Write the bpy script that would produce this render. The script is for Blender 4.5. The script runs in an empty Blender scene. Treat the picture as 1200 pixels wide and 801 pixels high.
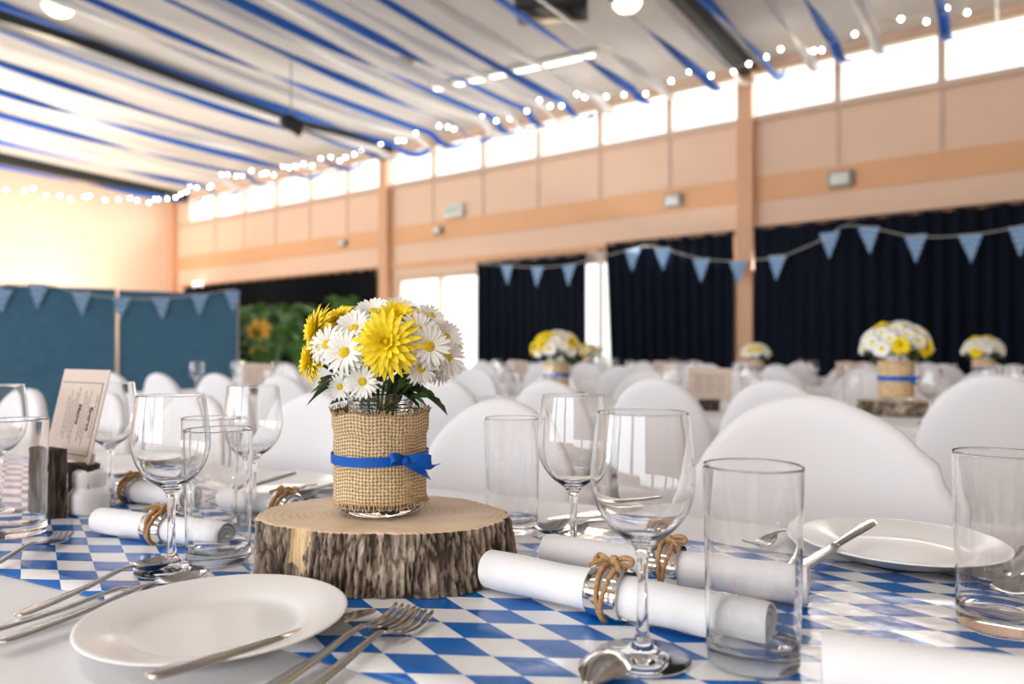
import bpy, math, random
from math import sin, cos, pi, sqrt, radians, atan2
from mathutils import Vector, Matrix, noise
random.seed(7)
SC = bpy.context.scene
COL = SC.collection
F, HY, CX = 860.0, 415.0, 600.0          # focal length (px of the 1200 wide frame), horizon row, centre column
ZT, ZC = 0.74, 0.99                      # table height, camera height
TN = Vector((.495, .869)); TT = Vector((-.869, .495))     # across / along the long tables
WN = Vector((.582, .813)); WW = Vector((-.813, .582))     # across / along the hall
def T(n, t, z=0.0): p = TN*n + TT*t; return Vector((p.x, p.y, z))
def W(s, n, z=0.0): p = WW*s + WN*n; return Vector((p.x, p.y, z))
def at(px, py, zt=0.0):                  # photograph point -> point on a plane zt above the table top
    d = F*(ZC-ZT-zt)/(py-HY); return Vector(((px-CX)*d/F, d, ZT+zt))
def ray(px, py, d): return Vector(((px-CX)*d/F, d, ZC-(py-HY)*d/F))
TROT = radians(-29.7)                    # local y -> across the tables
WROT = atan2(WW.y, WW.x)
ORD = ['first','second','third','fourth','fifth','sixth','seventh','eighth','ninth','tenth','eleventh','twelfth','thirteenth','fourteenth',
       'fifteenth','sixteenth','seventeenth','eighteenth','nineteenth','twentieth','twenty-first','twenty-second','twenty-third','twenty-fourth','twenty-fifth','twenty-sixth']

# ------------------------------------------------------------------ materials
def sock(n, *names):
    for k in names:
        if k in n.inputs: return n.inputs[k]
def newmat(name):
    m = bpy.data.materials.new(name); m.use_nodes = True
    nt = m.node_tree; b = nt.nodes['Principled BSDF']; return m, nt, b
def N(nt, kind, **kw):
    n = nt.nodes.new('ShaderNode'+kind)
    for k, v in kw.items(): setattr(n, k, v)
    return n
def ramp(nt, stops, src):
    r = N(nt, 'ValToRGB'); e = r.color_ramp.elements
    while len(e) < len(stops): e.new(.5)
    for i, (p, c) in enumerate(stops): e[i].position = p; e[i].color = (*c, 1)
    nt.links.new(src, r.inputs['Fac']); return r.outputs['Color']
def mapping(nt, coord='Object', scale=(1,1,1), rot=(0,0,0)):
    tc = N(nt, 'TexCoord'); mp = N(nt, 'Mapping'); mp.inputs['Scale'].default_value = scale; mp.inputs['Rotation'].default_value = rot
    nt.links.new(tc.outputs[coord], mp.inputs['Vector']); return mp.outputs['Vector']
def noisetex(nt, vec, scale, detail=4, rough=.55):
    t = N(nt, 'TexNoise'); t.inputs['Scale'].default_value = scale; t.inputs['Detail'].default_value = detail; t.inputs['Roughness'].default_value = rough
    nt.links.new(vec, t.inputs['Vector']); return t.outputs['Fac']
def bump(nt, b, h, strength=.3, dist=.002):
    n = N(nt, 'Bump'); n.inputs['Strength'].default_value = strength; n.inputs['Distance'].default_value = dist
    nt.links.new(h, n.inputs['Height']); nt.links.new(n.outputs['Normal'], b.inputs['Normal'])
def M(name, c, rough=.5, metal=0, var=.06, scale=12, bs=.1, bd=.002, nscale=None, spec=.5, stretch=(1,1,1), sheen=0, sss=0):
    m, nt, b = newmat(name); v = mapping(nt, scale=stretch)
    f = noisetex(nt, v, scale)
    lo = tuple(max(0, x*(1-var)) for x in c); hi = tuple(min(1, x*(1+var)) for x in c)
    nt.links.new(ramp(nt, [(.3, lo), (.7, hi)], f), b.inputs['Base Color'])
    b.inputs['Roughness'].default_value = rough; b.inputs['Metallic'].default_value = metal
    sock(b, 'Specular IOR Level').default_value = spec
    if bs: bump(nt, b, noisetex(nt, v, nscale or scale*6), bs, bd)
    if sheen: b.inputs['Sheen Weight'].default_value = sheen
    return m
def glass(name, tint=(1,1,1), ior=1.46):
    m, nt, b = newmat(name)
    b.inputs['Base Color'].default_value = (*tint, 1); b.inputs['Roughness'].default_value = 0
    b.inputs['IOR'].default_value = ior; sock(b, 'Transmission Weight').default_value = 1
    return m
def pane_mat():
    m, nt, b = newmat('window_glass'); nt.nodes.remove(b)
    tr = N(nt, 'BsdfTransparent'); gl = N(nt, 'BsdfGlossy'); gl.inputs['Roughness'].default_value = .02
    lw = N(nt, 'LayerWeight'); lw.inputs['Blend'].default_value = .5; fr = N(nt, 'Math', operation='POWER'); fr.inputs[1].default_value = 4; nt.links.new(lw.outputs['Facing'], fr.inputs[0]); mx = N(nt, 'MixShader')
    nt.links.new(fr.outputs[0], mx.inputs[0]); nt.links.new(tr.outputs[0], mx.inputs[1]); nt.links.new(gl.outputs[0], mx.inputs[2])
    nt.links.new(mx.outputs[0], nt.nodes['Material Output'].inputs['Surface']); return m
def emit(name, c, s):
    m, nt, b = newmat(name); b.inputs['Base Color'].default_value = (*c, 1)
    b.inputs['Emission Color'].default_value = (*c, 1); b.inputs['Emission Strength'].default_value = s; return m
def check_mat():                          # lozenge pattern of the runner, long diagonal along the table
    m, nt, b = newmat('blue_white_lozenge_plastic')
    tc = N(nt, 'TexCoord'); sp = N(nt, 'SeparateXYZ')
    wob = N(nt, 'TexNoise'); wob.inputs['Scale'].default_value = 7; wob.inputs['Detail'].default_value = 2
    nt.links.new(tc.outputs['Object'], wob.inputs['Vector']); 
    vm = N(nt, 'VectorMath', operation='MULTIPLY_ADD'); vm.inputs[1].default_value = (.006, .006, 0)
    nt.links.new(wob.outputs['Color'], vm.inputs[0]); nt.links.new(tc.outputs['Object'], vm.inputs[2])
    nt.links.new(vm.outputs[0], sp.inputs[0])
    def mth(op, a, bb=None):
        n = N(nt, 'Math', operation=op)
        for i, x in enumerate((a, bb)):
            if x is None: continue
            if isinstance(x, (int, float)): n.inputs[i].default_value = x
            else: nt.links.new(x, n.inputs[i])
        return n.outputs[0]
    la, lb = 1/.0800, 1/.0405
    u = mth('ADD', mth('MULTIPLY', sp.outputs['X'], la), mth('MULTIPLY', sp.outputs['Y'], lb))
    v = mth('SUBTRACT', mth('MULTIPLY', sp.outputs['X'], la), mth('MULTIPLY', sp.outputs['Y'], lb))
    k = mth('MODULO', mth('ADD', mth('ADD', mth('FLOOR', u), mth('FLOOR', v)), 2000), 2)
    mix = N(nt, 'Mix', data_type='RGBA'); mix.inputs[6].default_value = (.80, .80, .81, 1); mix.inputs[7].default_value = (.002, .125, .46, 1)
    nt.links.new(k, mix.inputs[0]); nt.links.new(mix.outputs[2], b.inputs['Base Color'])
    b.inputs['Roughness'].default_value = .18
    sock(b, 'Specular IOR Level').default_value = .4
    v1 = mapping(nt, scale=(1, 1, 1), rot=(0, 0, .5))
    big = noisetex(nt, v1, 5, 3); small = noisetex(nt, v1, 38, 3, .6)
    h = mth('ADD', mth('MULTIPLY', big, 1.0), mth('MULTIPLY', small, .12))
    bump(nt, b, h, .5, .012)
    return m
def burlap_mat():
    m, nt, b = newmat('burlap'); tc = N(nt, 'TexCoord')
    def wave(d):
        w = N(nt, 'TexWave', wave_type='BANDS', bands_direction=d); w.inputs['Scale'].default_value = 1.0
        w.inputs['Distortion'].default_value = 2.4; w.inputs['Detail'].default_value = 2; w.inputs['Detail Scale'].default_value = 2.5
        nt.links.new(tc.outputs['UV'], w.inputs['Vector']); return w.outputs['Fac']
    a, c = wave('X'), wave('Y')
    mn = N(nt, 'Math', operation='ADD'); nt.links.new(a, mn.inputs[0]); nt.links.new(c, mn.inputs[1])
    hf = N(nt, 'Math', operation='MULTIPLY'); nt.links.new(mn.outputs[0], hf.inputs[0]); hf.inputs[1].default_value = .5
    nt.links.new(ramp(nt, [(.08, (.19, .12, .055)), (.34, (.54, .39, .21)), (.8, (.84, .67, .43))], hf.outputs[0]), b.inputs['Base Color'])
    b.inputs['Roughness'].default_value = .95; bump(nt, b, hf.outputs[0], .9, .0015); return m
def bark_mat(name, dark, light, sc=1.0):
    m, nt, b = newmat(name); v = mapping(nt, scale=(60*sc, 60*sc, 14*sc))
    f = noisetex(nt, v, 1.2, 8, .65)
    at_ = N(nt, 'Attribute'); at_.attribute_name = 'ridge'
    ad = N(nt, 'Math', operation='ADD'); nt.links.new(f, ad.inputs[0]); nt.links.new(at_.outputs['Fac'], ad.inputs[1])
    mid = tuple(k*(x*.62+y*.38) for k, x, y in zip((1.06,.98,.90), dark, light))
    nt.links.new(ramp(nt, [(.30, dark), (.62, mid), (1.0, light)], ad.outputs[0]), b.inputs['Base Color'])
    b.inputs['Roughness'].default_value = .9; bump(nt, b, f, .9, .004); return m
def rings_mat():
    m, nt, b = newmat('cut_wood_rings'); v = mapping(nt, scale=(1, 1.27, .0))
    w = N(nt, 'TexWave', wave_type='RINGS', rings_direction='Z'); w.inputs['Scale'].default_value = 38; w.inputs['Distortion'].default_value = 5
    w.inputs['Detail'].default_value = 3; w.inputs['Detail Scale'].default_value = .6
    nt.links.new(v, w.inputs['Vector'])
    f = noisetex(nt, v, 14, 6)
    mx = N(nt, 'Math', operation='MULTIPLY_ADD'); mx.inputs[1].default_value = .16; nt.links.new(w.outputs['Fac'], mx.inputs[0]); nt.links.new(f, mx.inputs[2])
    nt.links.new(ramp(nt, [(.25, (.48, .33, .21)), (.5, (.69, .52, .36)), (.9, (.80, .66, .50))], mx.outputs[0]), b.inputs['Base Color'])
    b.inputs['Roughness'].default_value = .7; bump(nt, b, mx.outputs[0], .25, .001); return m
def gingham_mat():
    m, nt, b = newmat('gingham_cloth'); v = mapping(nt, scale=(1, 1, 1))
    ck = N(nt, 'TexChecker'); ck.inputs['Scale'].default_value = 28
    ck.inputs['Color1'].default_value = (.10, .24, .46, 1); ck.inputs['Color2'].default_value = (.36, .52, .74, 1)
    nt.links.new(v, ck.inputs['Vector']); nt.links.new(ck.outputs['Color'], b.inputs['Base Color'])
    b.inputs['Roughness'].default_value = .9; return m
def check_wood(): pass

MT = dict(
 white_cloth=M('white_tablecloth', (.80,.80,.82), .85, var=.02, scale=20, bs=.15),
 spandex=M('white_spandex', (.74,.74,.77), .75, var=.02, scale=4, bs=.12, bd=.01, nscale=5),
 spandex_back=M('white_spandex_skirt', (.74,.74,.77), .75, var=.02, scale=4, bs=.12, bd=.01, nscale=6),
 napkin=M('white_napkin', (.84,.84,.86), .9, var=.02, scale=30, bs=.3, bd=.001, nscale=300),
 china=M('white_china', (.86,.86,.86), .20, spec=.32, var=.01, scale=5, bs=0),
 steel=M('stainless_steel', (.62,.60,.57), .16, 1, var=.04, scale=30, bs=.03),
 chrome=M('chrome', (.72,.71,.70), .07, 1, var=.03, scale=20, bs=0),
 jute=M('jute_twine', (.46,.28,.13), .95, var=.35, scale=260, bs=.8, bd=.001, nscale=500),
 glass=glass('clear_glass'), jar=glass('jar_glass', (.95,.985,.97), 1.48),
 pane=pane_mat(), check=check_mat(), burlap=burlap_mat(), rings=rings_mat(),
 bark=bark_mat('bark', (.050,.034,.023), (.66,.58,.49)),
 barkdark=bark_mat('dark_bark', (.02,.015,.011), (.15,.12,.095)),
 barewood=M('bare_pale_wood', (.58,.42,.23), .85, var=.4, scale=40, bs=.5, stretch=(3,3,.5)),
 ribbon=M('blue_satin_ribbon', (.001,.10,.50), .45, spec=.25, var=.08, scale=60, bs=.1),
 streamblue=M('blue_crepe', (.006,.12,.56), .7, var=.12, scale=30, bs=.3, stretch=(1,8,1)),
 streamwhite=M('white_crepe', (.90,.90,.90), .75, var=.05, scale=30, bs=.3, stretch=(1,8,1)),
 ypet=M('yellow_petal', (.95,.73,.012), .6, var=.1, scale=40, bs=.1),
 wpet=M('white_petal', (.86,.87,.83), .6, var=.04, scale=40, bs=.1),
 ycen=M('yellow_disc', (.80,.58,.02), .8, var=.2, scale=300, bs=.6),
 leaf=M('dark_leaf', (.035,.085,.018), .5, var=.4, scale=50, bs=.2),
 stem=M('green_stem', (.06,.13,.025), .55, var=.25, scale=60, bs=.1),
 palm=M('palm_green', (.06,.20,.022), .45, var=.4, scale=9, bs=.1),
 paper=M('cream_card', (.60,.50,.43), .8, var=.04, scale=15, bs=.05),
 ink=M('dark_ink', (.06,.05,.05), .9, var=.1, scale=50, bs=0),
 greyink=M('grey_ink', (.22,.18,.16), .9, var=.1, scale=50, bs=0),
 wall=M('peach_paint', (.80,.57,.42), .8, var=.02, scale=1.2, bs=.05),
 endwall=M('peach_paint_end', (.82,.62,.48), .8, var=.02, scale=1.2, bs=.05),
 band=M('orange_paint', (.76,.42,.22), .6, var=.03, scale=1.2, bs=.05),
 post=M('orange_post_paint', (.70,.40,.24), .6, var=.04, scale=2, bs=.05),
 frame=M('window_frame_paint', (.62,.46,.36), .6, var=.04, scale=3, bs=.05),
 ceiling=M('ceiling_board', (.69,.665,.635), .9, var=.03, scale=.8, bs=.05),
 beam=M('dark_green_steel', (.012,.018,.017), .5, var=.1, scale=3, bs=.05),
 floor=M('hall_floor', (.30,.26,.22), .45, var=.15, scale=3, bs=.05, stretch=(1,6,1)),
 curtain=M('navy_curtain', (.006,.009,.018), .95, var=.2, scale=8, bs=.2, stretch=(2,2,.2), spec=.12),
 lining=M('pale_curtain_lining', (.70,.62,.52), .9, var=.06, scale=8, bs=.1),
 blackcurtain=M('black_curtain', (.006,.007,.009), .95, var=.2, scale=8, bs=.2, stretch=(2,2,.2), spec=.12),
 felt=M('blue_felt', (.055,.155,.245), .95, var=.10, scale=9, bs=.25, nscale=120),
 alu=M('aluminium_trim', (.60,.60,.60), .35, 1, var=.05, scale=12, bs=.03),
 gingham=gingham_mat(), string=M('white_string', (.5,.5,.5), .9, var=.1, scale=50, bs=.2),
 black=M('black_plastic', (.006,.006,.007), .5, var=.2, scale=30, bs=.1),
 grey=M('grey_metal', (.30,.32,.30), .5, var=.08, scale=20, bs=.1),
 offwhite=M('white_plastic', (.75,.76,.70), .4, var=.03, scale=20, bs=0),
 tan=M('tan_plastic', (.45,.36,.24), .5, var=.05, scale=20, bs=.05),
 greenlet=M('green_letters', (.10,.42,.20), .5, var=.03, scale=10, bs=0),
 bulb=emit('fairy_bulb', (1,.97,.93), 26), tube=emit('lit_tube', (1,.95,.88), 3), warm=emit('warm_lamp', (1,.82,.55), 7),
 pot=M('orange_flower_pot', (.80,.42,.03), .6, var=.2, scale=10, bs=.1),
 grass=M('lawn', (.20,.30,.07), .9, var=.3, scale=4, bs=.3),
 burlapflat=M('burlap_plain', (.62,.45,.26), .95, var=.25, scale=90, bs=.6),
)

# ------------------------------------------------------------------ mesh builder
class MB:
    def __init__(s): s.v = []; s.f = []; s.mi = []; s.uv = {}
    def add(s, vs, fs, mi=0):
        o = len(s.v); s.v += [Vector(x) for x in vs]; s.f += [tuple(i+o for i in q) for q in fs]; s.mi += [mi]*len(fs); return o
    def box(s, c, d, R=None, mi=0):
        c = Vector(c); vs = []
        for x in (-1,1):
            for y in (-1,1):
                for z in (-1,1):
                    p = Vector((x*d[0]/2, y*d[1]/2, z*d[2]/2))
                    vs.append(c + (R @ p if R else p))
        s.add(vs, [(0,1,3,2),(4,6,7,5),(0,4,5,1),(2,3,7,6),(0,2,6,4),(1,5,7,3)], mi)
    def rbox(s, c, d, r, mi=0, seg=3):     # rounded-corner upright box
        pts = []
        for k, (sx, sy) in enumerate(((1,1),(-1,1),(-1,-1),(1,-1))):
            for j in range(seg+1):
                a = (k + j/seg)*pi/2
                pts.append((sx*(d[0]/2-r)+r*cos(a), sy*(d[1]/2-r)+r*sin(a)))
        lay = [(-d[2]/2, r*.35), (-d[2]/2+r*.35, 0), (d[2]/2-r*.35, 0), (d[2]/2, r*.35)]
        rings = []
        for z, ins in lay:
            rings.append([Vector(c)+Vector((x*(1-ins/(d[0]/2)), y*(1-ins/(d[1]/2)), z)) for x, y in pts])
        s.loft(rings, True, True, mi)
    def loft(s, rings, closed=True, caps=True, mi=0):
        n = len(rings[0]); vs = [p for r in rings for p in r]; fs = []
        for i in range(len(rings)-1):
            for j in range(n if closed else n-1):
                k = (j+1) % n
                fs.append((i*n+j, i*n+k, (i+1)*n+k, (i+1)*n+j))
        if caps:
            fs.append(tuple(range(n-1,-1,-1))); b = (len(rings)-1)*n; fs.append(tuple(range(b, b+n)))
        return s.add(vs, fs, mi)
    def tube(s, path, r, seg=8, mi=0, caps=True):
        path = [Vector(p) for p in path]; rs = r if isinstance(r, (list, tuple)) else [r]*len(path)
        rings = []; up = None
        for i, p in enumerate(path):
            t = (path[min(i+1, len(path)-1)] - path[max(i-1, 0)])
            t = t.normalized() if t.length > 1e-9 else Vector((0,0,1))
            if up is None: up = Vector((0,0,1)) if abs(t.z) < .9 else Vector((1,0,0))
            a = t.cross(up); a = a.normalized() if a.length > 1e-6 else t.orthogonal().normalized()
            b = a.cross(t).normalized(); up = b
            rings.append([p + a*cos(2*pi*k/seg)*rs[i] + b*sin(2*pi*k/seg)*rs[i] for k in range(seg)])
        s.loft(rings, True, caps, mi)
    def lathe(s, prof, seg=32, c=(0,0,0), mi=0):
        c = Vector(c); rings = []
        vs = []; idx = []
        for r, z in prof:
            if r < 1e-6: idx.append([len(vs)]); vs.append(c+Vector((0,0,z)))
            else:
                idx.append(list(range(len(vs), len(vs)+seg)))
                vs += [c+Vector((r*cos(2*pi*k/seg), r*sin(2*pi*k/seg), z)) for k in range(seg)]
        fs = []
        for a, b in zip(idx, idx[1:]):
            for k in range(seg):
                k2 = (k+1) % seg
                if len(a) == 1 and len(b) == 1: continue
                if len(a) == 1: fs.append((a[0], b[k2], b[k]))
                elif len(b) == 1: fs.append((a[k], a[k2], b[0]))
                else: fs.append((a[k], a[k2], b[k2], b[k]))
        s.add(vs, fs, mi)
    def sphere(s, c, r, seg=10, mi=0, sq=(1,1,1)):
        c = Vector(c); rings = [[c+Vector((r*sq[0]*sin(pi*i/seg)*cos(2*pi*k/(seg*2)), r*sq[1]*sin(pi*i/seg)*sin(2*pi*k/(seg*2)), r*sq[2]*cos(pi*i/seg))) for k in range(seg*2)] for i in range(1, seg)]
        s.loft(rings[::-1], True, True, mi)
    def build(s, name, mat=None, parent=None, loc=None, rot=None, smooth=True, mats=None):
        me = bpy.data.meshes.new(name); me.from_pydata(s.v, [], s.f); me.update()
        for m in (mats or [mat]): me.materials.append(m)
        if mats: me.polygons.foreach_set('material_index', s.mi)
        if smooth:
            me.polygons.foreach_set('use_smooth', [True]*len(me.polygons))
            try: me.set_sharp_from_angle(angle=radians(smooth if smooth is not True else 50))
            except Exception: pass
        o = bpy.data.objects.new(name, me); COL.objects.link(o)
        if parent: o.parent = parent
        if loc is not None: o.location = loc
        if rot is not None: o.rotation_euler = rot
        return o
def smoothprof(P, sub=4):
    out = []
    for i in range(len(P)-1):
        p0, p1, p2, p3 = P[max(i-1,0)], P[i], P[i+1], P[min(i+2,len(P)-1)]
        for k in range(sub):
            t = k/sub
            out.append(tuple(max(0 if j == 0 else -9, .5*((2*p1[j])+(-p0[j]+p2[j])*t+(2*p0[j]-5*p1[j]+4*p2[j]-p3[j])*t*t+(-p0[j]+3*p1[j]-3*p2[j]+p3[j])*t**3)) for j in range(len(p1))))
    out.append(tuple(P[-1])); return out
def spline(P, sub=6):
    return [Vector(p) for p in smooth3([tuple(q) for q in P], sub)]
def smooth3(P, sub):
    out = []
    for i in range(len(P)-1):
        p0, p1, p2, p3 = P[max(i-1,0)], P[i], P[i+1], P[min(i+2,len(P)-1)]
        for k in range(sub):
            t = k/sub
            out.append(tuple(.5*((2*p1[j])+(-p0[j]+p2[j])*t+(2*p0[j]-5*p1[j]+4*p2[j]-p3[j])*t*t+(-p0[j]+3*p1[j]-3*p2[j]+p3[j])*t**3) for j in range(len(p1))))
    out.append(P[-1]); return out
def tag(o, label, cat, group=None):
    o['label'] = label; o['category'] = cat
    if group: o['group'] = group
    elif 'group' in o: del o['group']
    return o
def thing(name, label, cat, loc=(0,0,0), rz=0, group=None):
    o = bpy.data.objects.new(name, None); COL.objects.link(o); o.empty_display_size = .05
    o.location = loc; o.rotation_euler = (0,0,rz); return tag(o, label, cat, group)
def struct(o): o['kind'] = 'structure'; return o
def dup(o, loc=None, rot=None, label=None, cat=None, group=None, scale=None):
    def cp(x, par):
        c = x.copy(); COL.objects.link(c)
        if par: c.parent = par
        for ch in list(x.children): cp(ch, c)
        return c
    c = cp(o, None)
    if loc is not None: c.location = loc
    if rot is not None: c.rotation_euler = rot
    if scale is not None: c.scale = scale if hasattr(scale, '__len__') else (scale,)*3
    if label: tag(c, label, cat or o['category'], group)
    return c
def text_mesh(name, body, size, mat, parent, loc, rot, ext=.0002, off=0.0):
    fc = bpy.data.curves.new(name, 'FONT'); fc.body = body; fc.size = size; fc.align_x = 'CENTER'; fc.align_y = 'CENTER'; fc.extrude = ext; fc.offset = off
    t = bpy.data.objects.new('tmp', fc); COL.objects.link(t); dg = bpy.context.evaluated_depsgraph_get()
    me = bpy.data.meshes.new_from_object(t.evaluated_get(dg)); bpy.data.objects.remove(t); me.materials.clear(); me.materials.append(mat)
    o = bpy.data.objects.new(name, me); COL.objects.link(o); o.parent = parent; o.location = loc; o.rotation_euler = rot; return o
class Proto:                                # first use moves the original, later uses copy it
    def __init__(s, o): s.o = o; s.used = False
    def put(s, loc, rot, label, group=None, scale=None):
        if not s.used:
            s.used = True; o = s.o; o.location = loc; o.rotation_euler = rot
            if scale is not None: o.scale = scale if hasattr(scale, '__len__') else (scale,)*3
            return tag(o, label, o['category'], group)
        return dup(s.o, loc, rot, label, s.o['category'], group, scale if scale is not None else 1)

# ------------------------------------------------------------------ camera, world, render look
cam = bpy.data.cameras.new('camera'); co = bpy.data.objects.new('camera', cam); COL.objects.link(co); SC.camera = co
co.location = (0,0,ZC); co.rotation_euler = (pi/2, 0, 0)
cam.sensor_width = 36; cam.lens = F/1200*36; cam.shift_y = (HY-400.5)/1200
cam.dof.use_dof = True; cam.dof.focus_distance = .79; cam.dof.aperture_fstop = 3.6; cam.clip_start = .02
SC.view_settings.view_transform = 'Standard'; SC.view_settings.look = 'None'; SC.view_settings.gamma = 1
SC.view_settings.use_curve_mapping = False; SC.view_settings.exposure = -0.22
SC.cycles.use_denoising = True; SC.cycles.max_bounces = 14; SC.cycles.transmission_bounces = 14; SC.cycles.transparent_max_bounces = 24
SC.cycles.diffuse_bounces = 4; SC.cycles.glossy_bounces = 5; SC.cycles.sample_clamp_indirect = 6; SC.cycles.blur_glossy = .6
wd = bpy.data.worlds.new('sky'); SC.world = wd; wd.use_nodes = True
bg = wd.node_tree.nodes['Background']; bg.inputs['Color'].default_value = (1, .985, .96, 1); bg.inputs['Strength'].default_value = 2.2

# ------------------------------------------------------------------ hall shell
S0, S1, N0, N1 = -6.0, 18.2, -8.0, 10.36
ZSILL, ZWT = 4.30, 4.97
RW = Matrix.Rotation(WROT, 3, 'Z')
def wbox(mb, s0, s1, n0, n1, z0, z1, mi=0): mb.box(W((s0+s1)/2, (n0+n1)/2, (z0+z1)/2), (s1-s0, n1-n0, z1-z0), RW, mi)
def ceil_z(n): return 5.06 + (N1-n)*.028
b = MB(); b.box(W(6.1, 1.18, -.05), (S1-S0+.6, N1-N0+.6, .1), RW); struct(b.build('floor', MT['floor'], smooth=False))
b = MB(); c0 = [W(S0-.3, N1+.3, ceil_z(N1+.3)), W(S1+.3, N1+.3, ceil_z(N1+.3)), W(S1+.3, N0-.3, ceil_z(N0-.3)), W(S0-.3, N0-.3, ceil_z(N0-.3))]
b.loft([c0, [p+Vector((0,0,.12)) for p in c0]]); struct(b.build('ceiling', MT['ceiling'], smooth=False))
b = MB()
for s0, s1 in ((S0, 5.0), (6.5, 8.0), (10.1, S1+.3)): wbox(b, s0, s1, N1, N1+.22, 0, 2.5)
wbox(b, S0, S1+.3, N1, N1+.22, 2.5, ZSILL); wbox(b, S0, S1+.3, N1, N1+.22, ZWT, 5.3)
struct(b.build('wall_back', MT['wall'], smooth=False))
b = MB(); wbox(b, S1, S1+.22, N0-.2, N1, 0, 5.8); struct(b.build('wall_left', MT['endwall'], smooth=False))
b = MB(); wbox(b, S0-.22, S0, N0-.2, N1, 0, 5.8); struct(b.build('wall_right', MT['wall'], smooth=False))
b = MB()
fw = [(-5, -.5), (.5, 5), (6, 10.5), (11.5, 17.6)]
edges = [S0-.2] + [x for p in fw for x in p] + [S1+.2]
for i in range(0, len(edges), 2): wbox(b, edges[i], edges[i+1], N0-.22, N0, 0, 5.8)
for s0, s1 in fw: wbox(b, s0, s1, N0-.22, N0, 0, .8); wbox(b, s0, s1, N0-.22, N0, 3.6, 5.8)
struct(b.build('wall_front', MT['wall'], smooth=False))
b = MB(); wbox(b, S0, S1, N1-.025, N1, 3.13, 3.47); struct(b.build('trim_1', MT['band'], smooth=False))
b = MB(); wbox(b, S0, S1, N1-.06, N1, ZSILL-.07, ZSILL); struct(b.build('trim_2', MT['frame'], smooth=False))
b = MB(); wbox(b, S0, S1, N1-.05, N1, 2.66, 2.74); struct(b.build('trim_3', MT['band'], smooth=False))
cols = [S0+.4, 3.32, 10.42, S1-.1]
bat = MB(); wi = 0
lim = [-3.78, 3.32, 10.42, 17.52]
panes = []
for bay in range(3):
    for k in range(6): panes.append((lim[bay]+k*1.1833, lim[bay]+(k+1)*1.1833))
for k in range(2): panes.append((17.52+k*.34, 17.52+(k+1)*.34)) if False else None
for s0, s1 in panes:
    wbox(bat, s0-.02, s0+.02, N1-.018, N1, 3.47, ZSILL-.07)
    wi += 1
    fm = MB(); wbox(fm, s0, s0+.045, N1-.01, N1+.12, ZSILL, ZWT); wbox(fm, s1-.045, s1, N1-.01, N1+.12, ZSILL, ZWT)
    wbox(fm, s0, s1, N1-.01, N1+.12, ZSILL, ZSILL+.035); wbox(fm, s0, s1, N1-.01, N1+.12, ZWT-.035, ZWT)
    fo = struct(fm.build('window_%d' % wi, MT['frame'], smooth=False))
    pm = MB(); wbox(pm, s0+.045, s1-.045, N1+.05, N1+.056, ZSILL+.035, ZWT-.035); pm.build('pane', MT['pane'], fo, smooth=False)
b = MB(); wbox(b, 17.52, S1, N1, N1+.22, ZSILL, ZWT); wbox(b, S0, -3.78, N1, N1+.22, ZSILL, ZWT); struct(b.build('wall_back.001', MT['wall'], smooth=False))
struct(bat.build('trim_4', MT['frame'], smooth=False))
for i, s in enumerate(cols[1:]):
    b = MB(); wbox(b, s-.11, s+.11, N1-.16, N1, 0, 4.95); struct(b.build('trim_%d' % (5+i), MT['post'], smooth=False))
for i, s in enumerate([-3.78, 3.32, 10.42, 17.6]):       # steel rafters under the ceiling
    b = MB(); A = [W(s-.11, N1, 4.86), W(s+.11, N1, 4.86), W(s+.11, N0, 4.86+.028*18.36), W(s-.11, N0, 4.86+.028*18.36)]
    b.loft([A, [p+Vector((0,0,.21)) for p in A]]); struct(b.build('ceiling_beam', MT['beam'], smooth=False))
# garden doors and the window behind the curtain gap
def glazing(idx, name, s0, s1, z1, splits):
    fm = MB(); xs = [s0] + splits + [s1]
    for x in xs: wbox(fm, x-.04, x+.04, N1-.02, N1+.1, 0, z1)
    for z in (.05, z1-.04): wbox(fm, s0, s1, N1-.02, N1+.1, z-.05, z+.05)
    fo = struct(fm.build(name, MT['frame'], smooth=False))
    for a, c in zip(xs, xs[1:]):
        pm = MB(); wbox(pm, a+.04, c-.04, N1+.04, N1+.046, .1, z1-.09); pm.build('pane', MT['pane'], fo, smooth=False)
glazing(1, 'door_1', 8.0, 10.1, 2.5, [9.05]); glazing(19, 'window_19', 5.0, 6.5, 2.55, [])
b = MB(); b.box(W(6, 20, -.12), (50, 19, .1), RW); struct(b.build('lawn_ground', MT['grass'], smooth=False))
for j, (s, n, r) in enumerate(((8.3, 12.6, .55), (9.3, 13.2, .45), (7.6, 13.5, .7))):
    b = MB()
    for k in range(420):
        v = Vector((random.gauss(0,1), random.gauss(0,1), random.gauss(0,1))).normalized()*r*random.uniform(.6, 1)
        p = W(s, n, r*.9-.07) + v; q = v.normalized(); a = q.orthogonal().normalized()*.05; c = q.cross(a).normalized()*.03
        b.add([p-a, p+c, p+a, p-c], [(0,1,2,3)])
    sh = b.build('garden_shrub', MT['palm'], smooth=False)
    tag(sh, ['low leafy shrub outside the glass garden door', 'small round shrub outside beside the door frame', 'broad shrub outside, seen at the edge of the curtain'][j], 'shrub')

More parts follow.
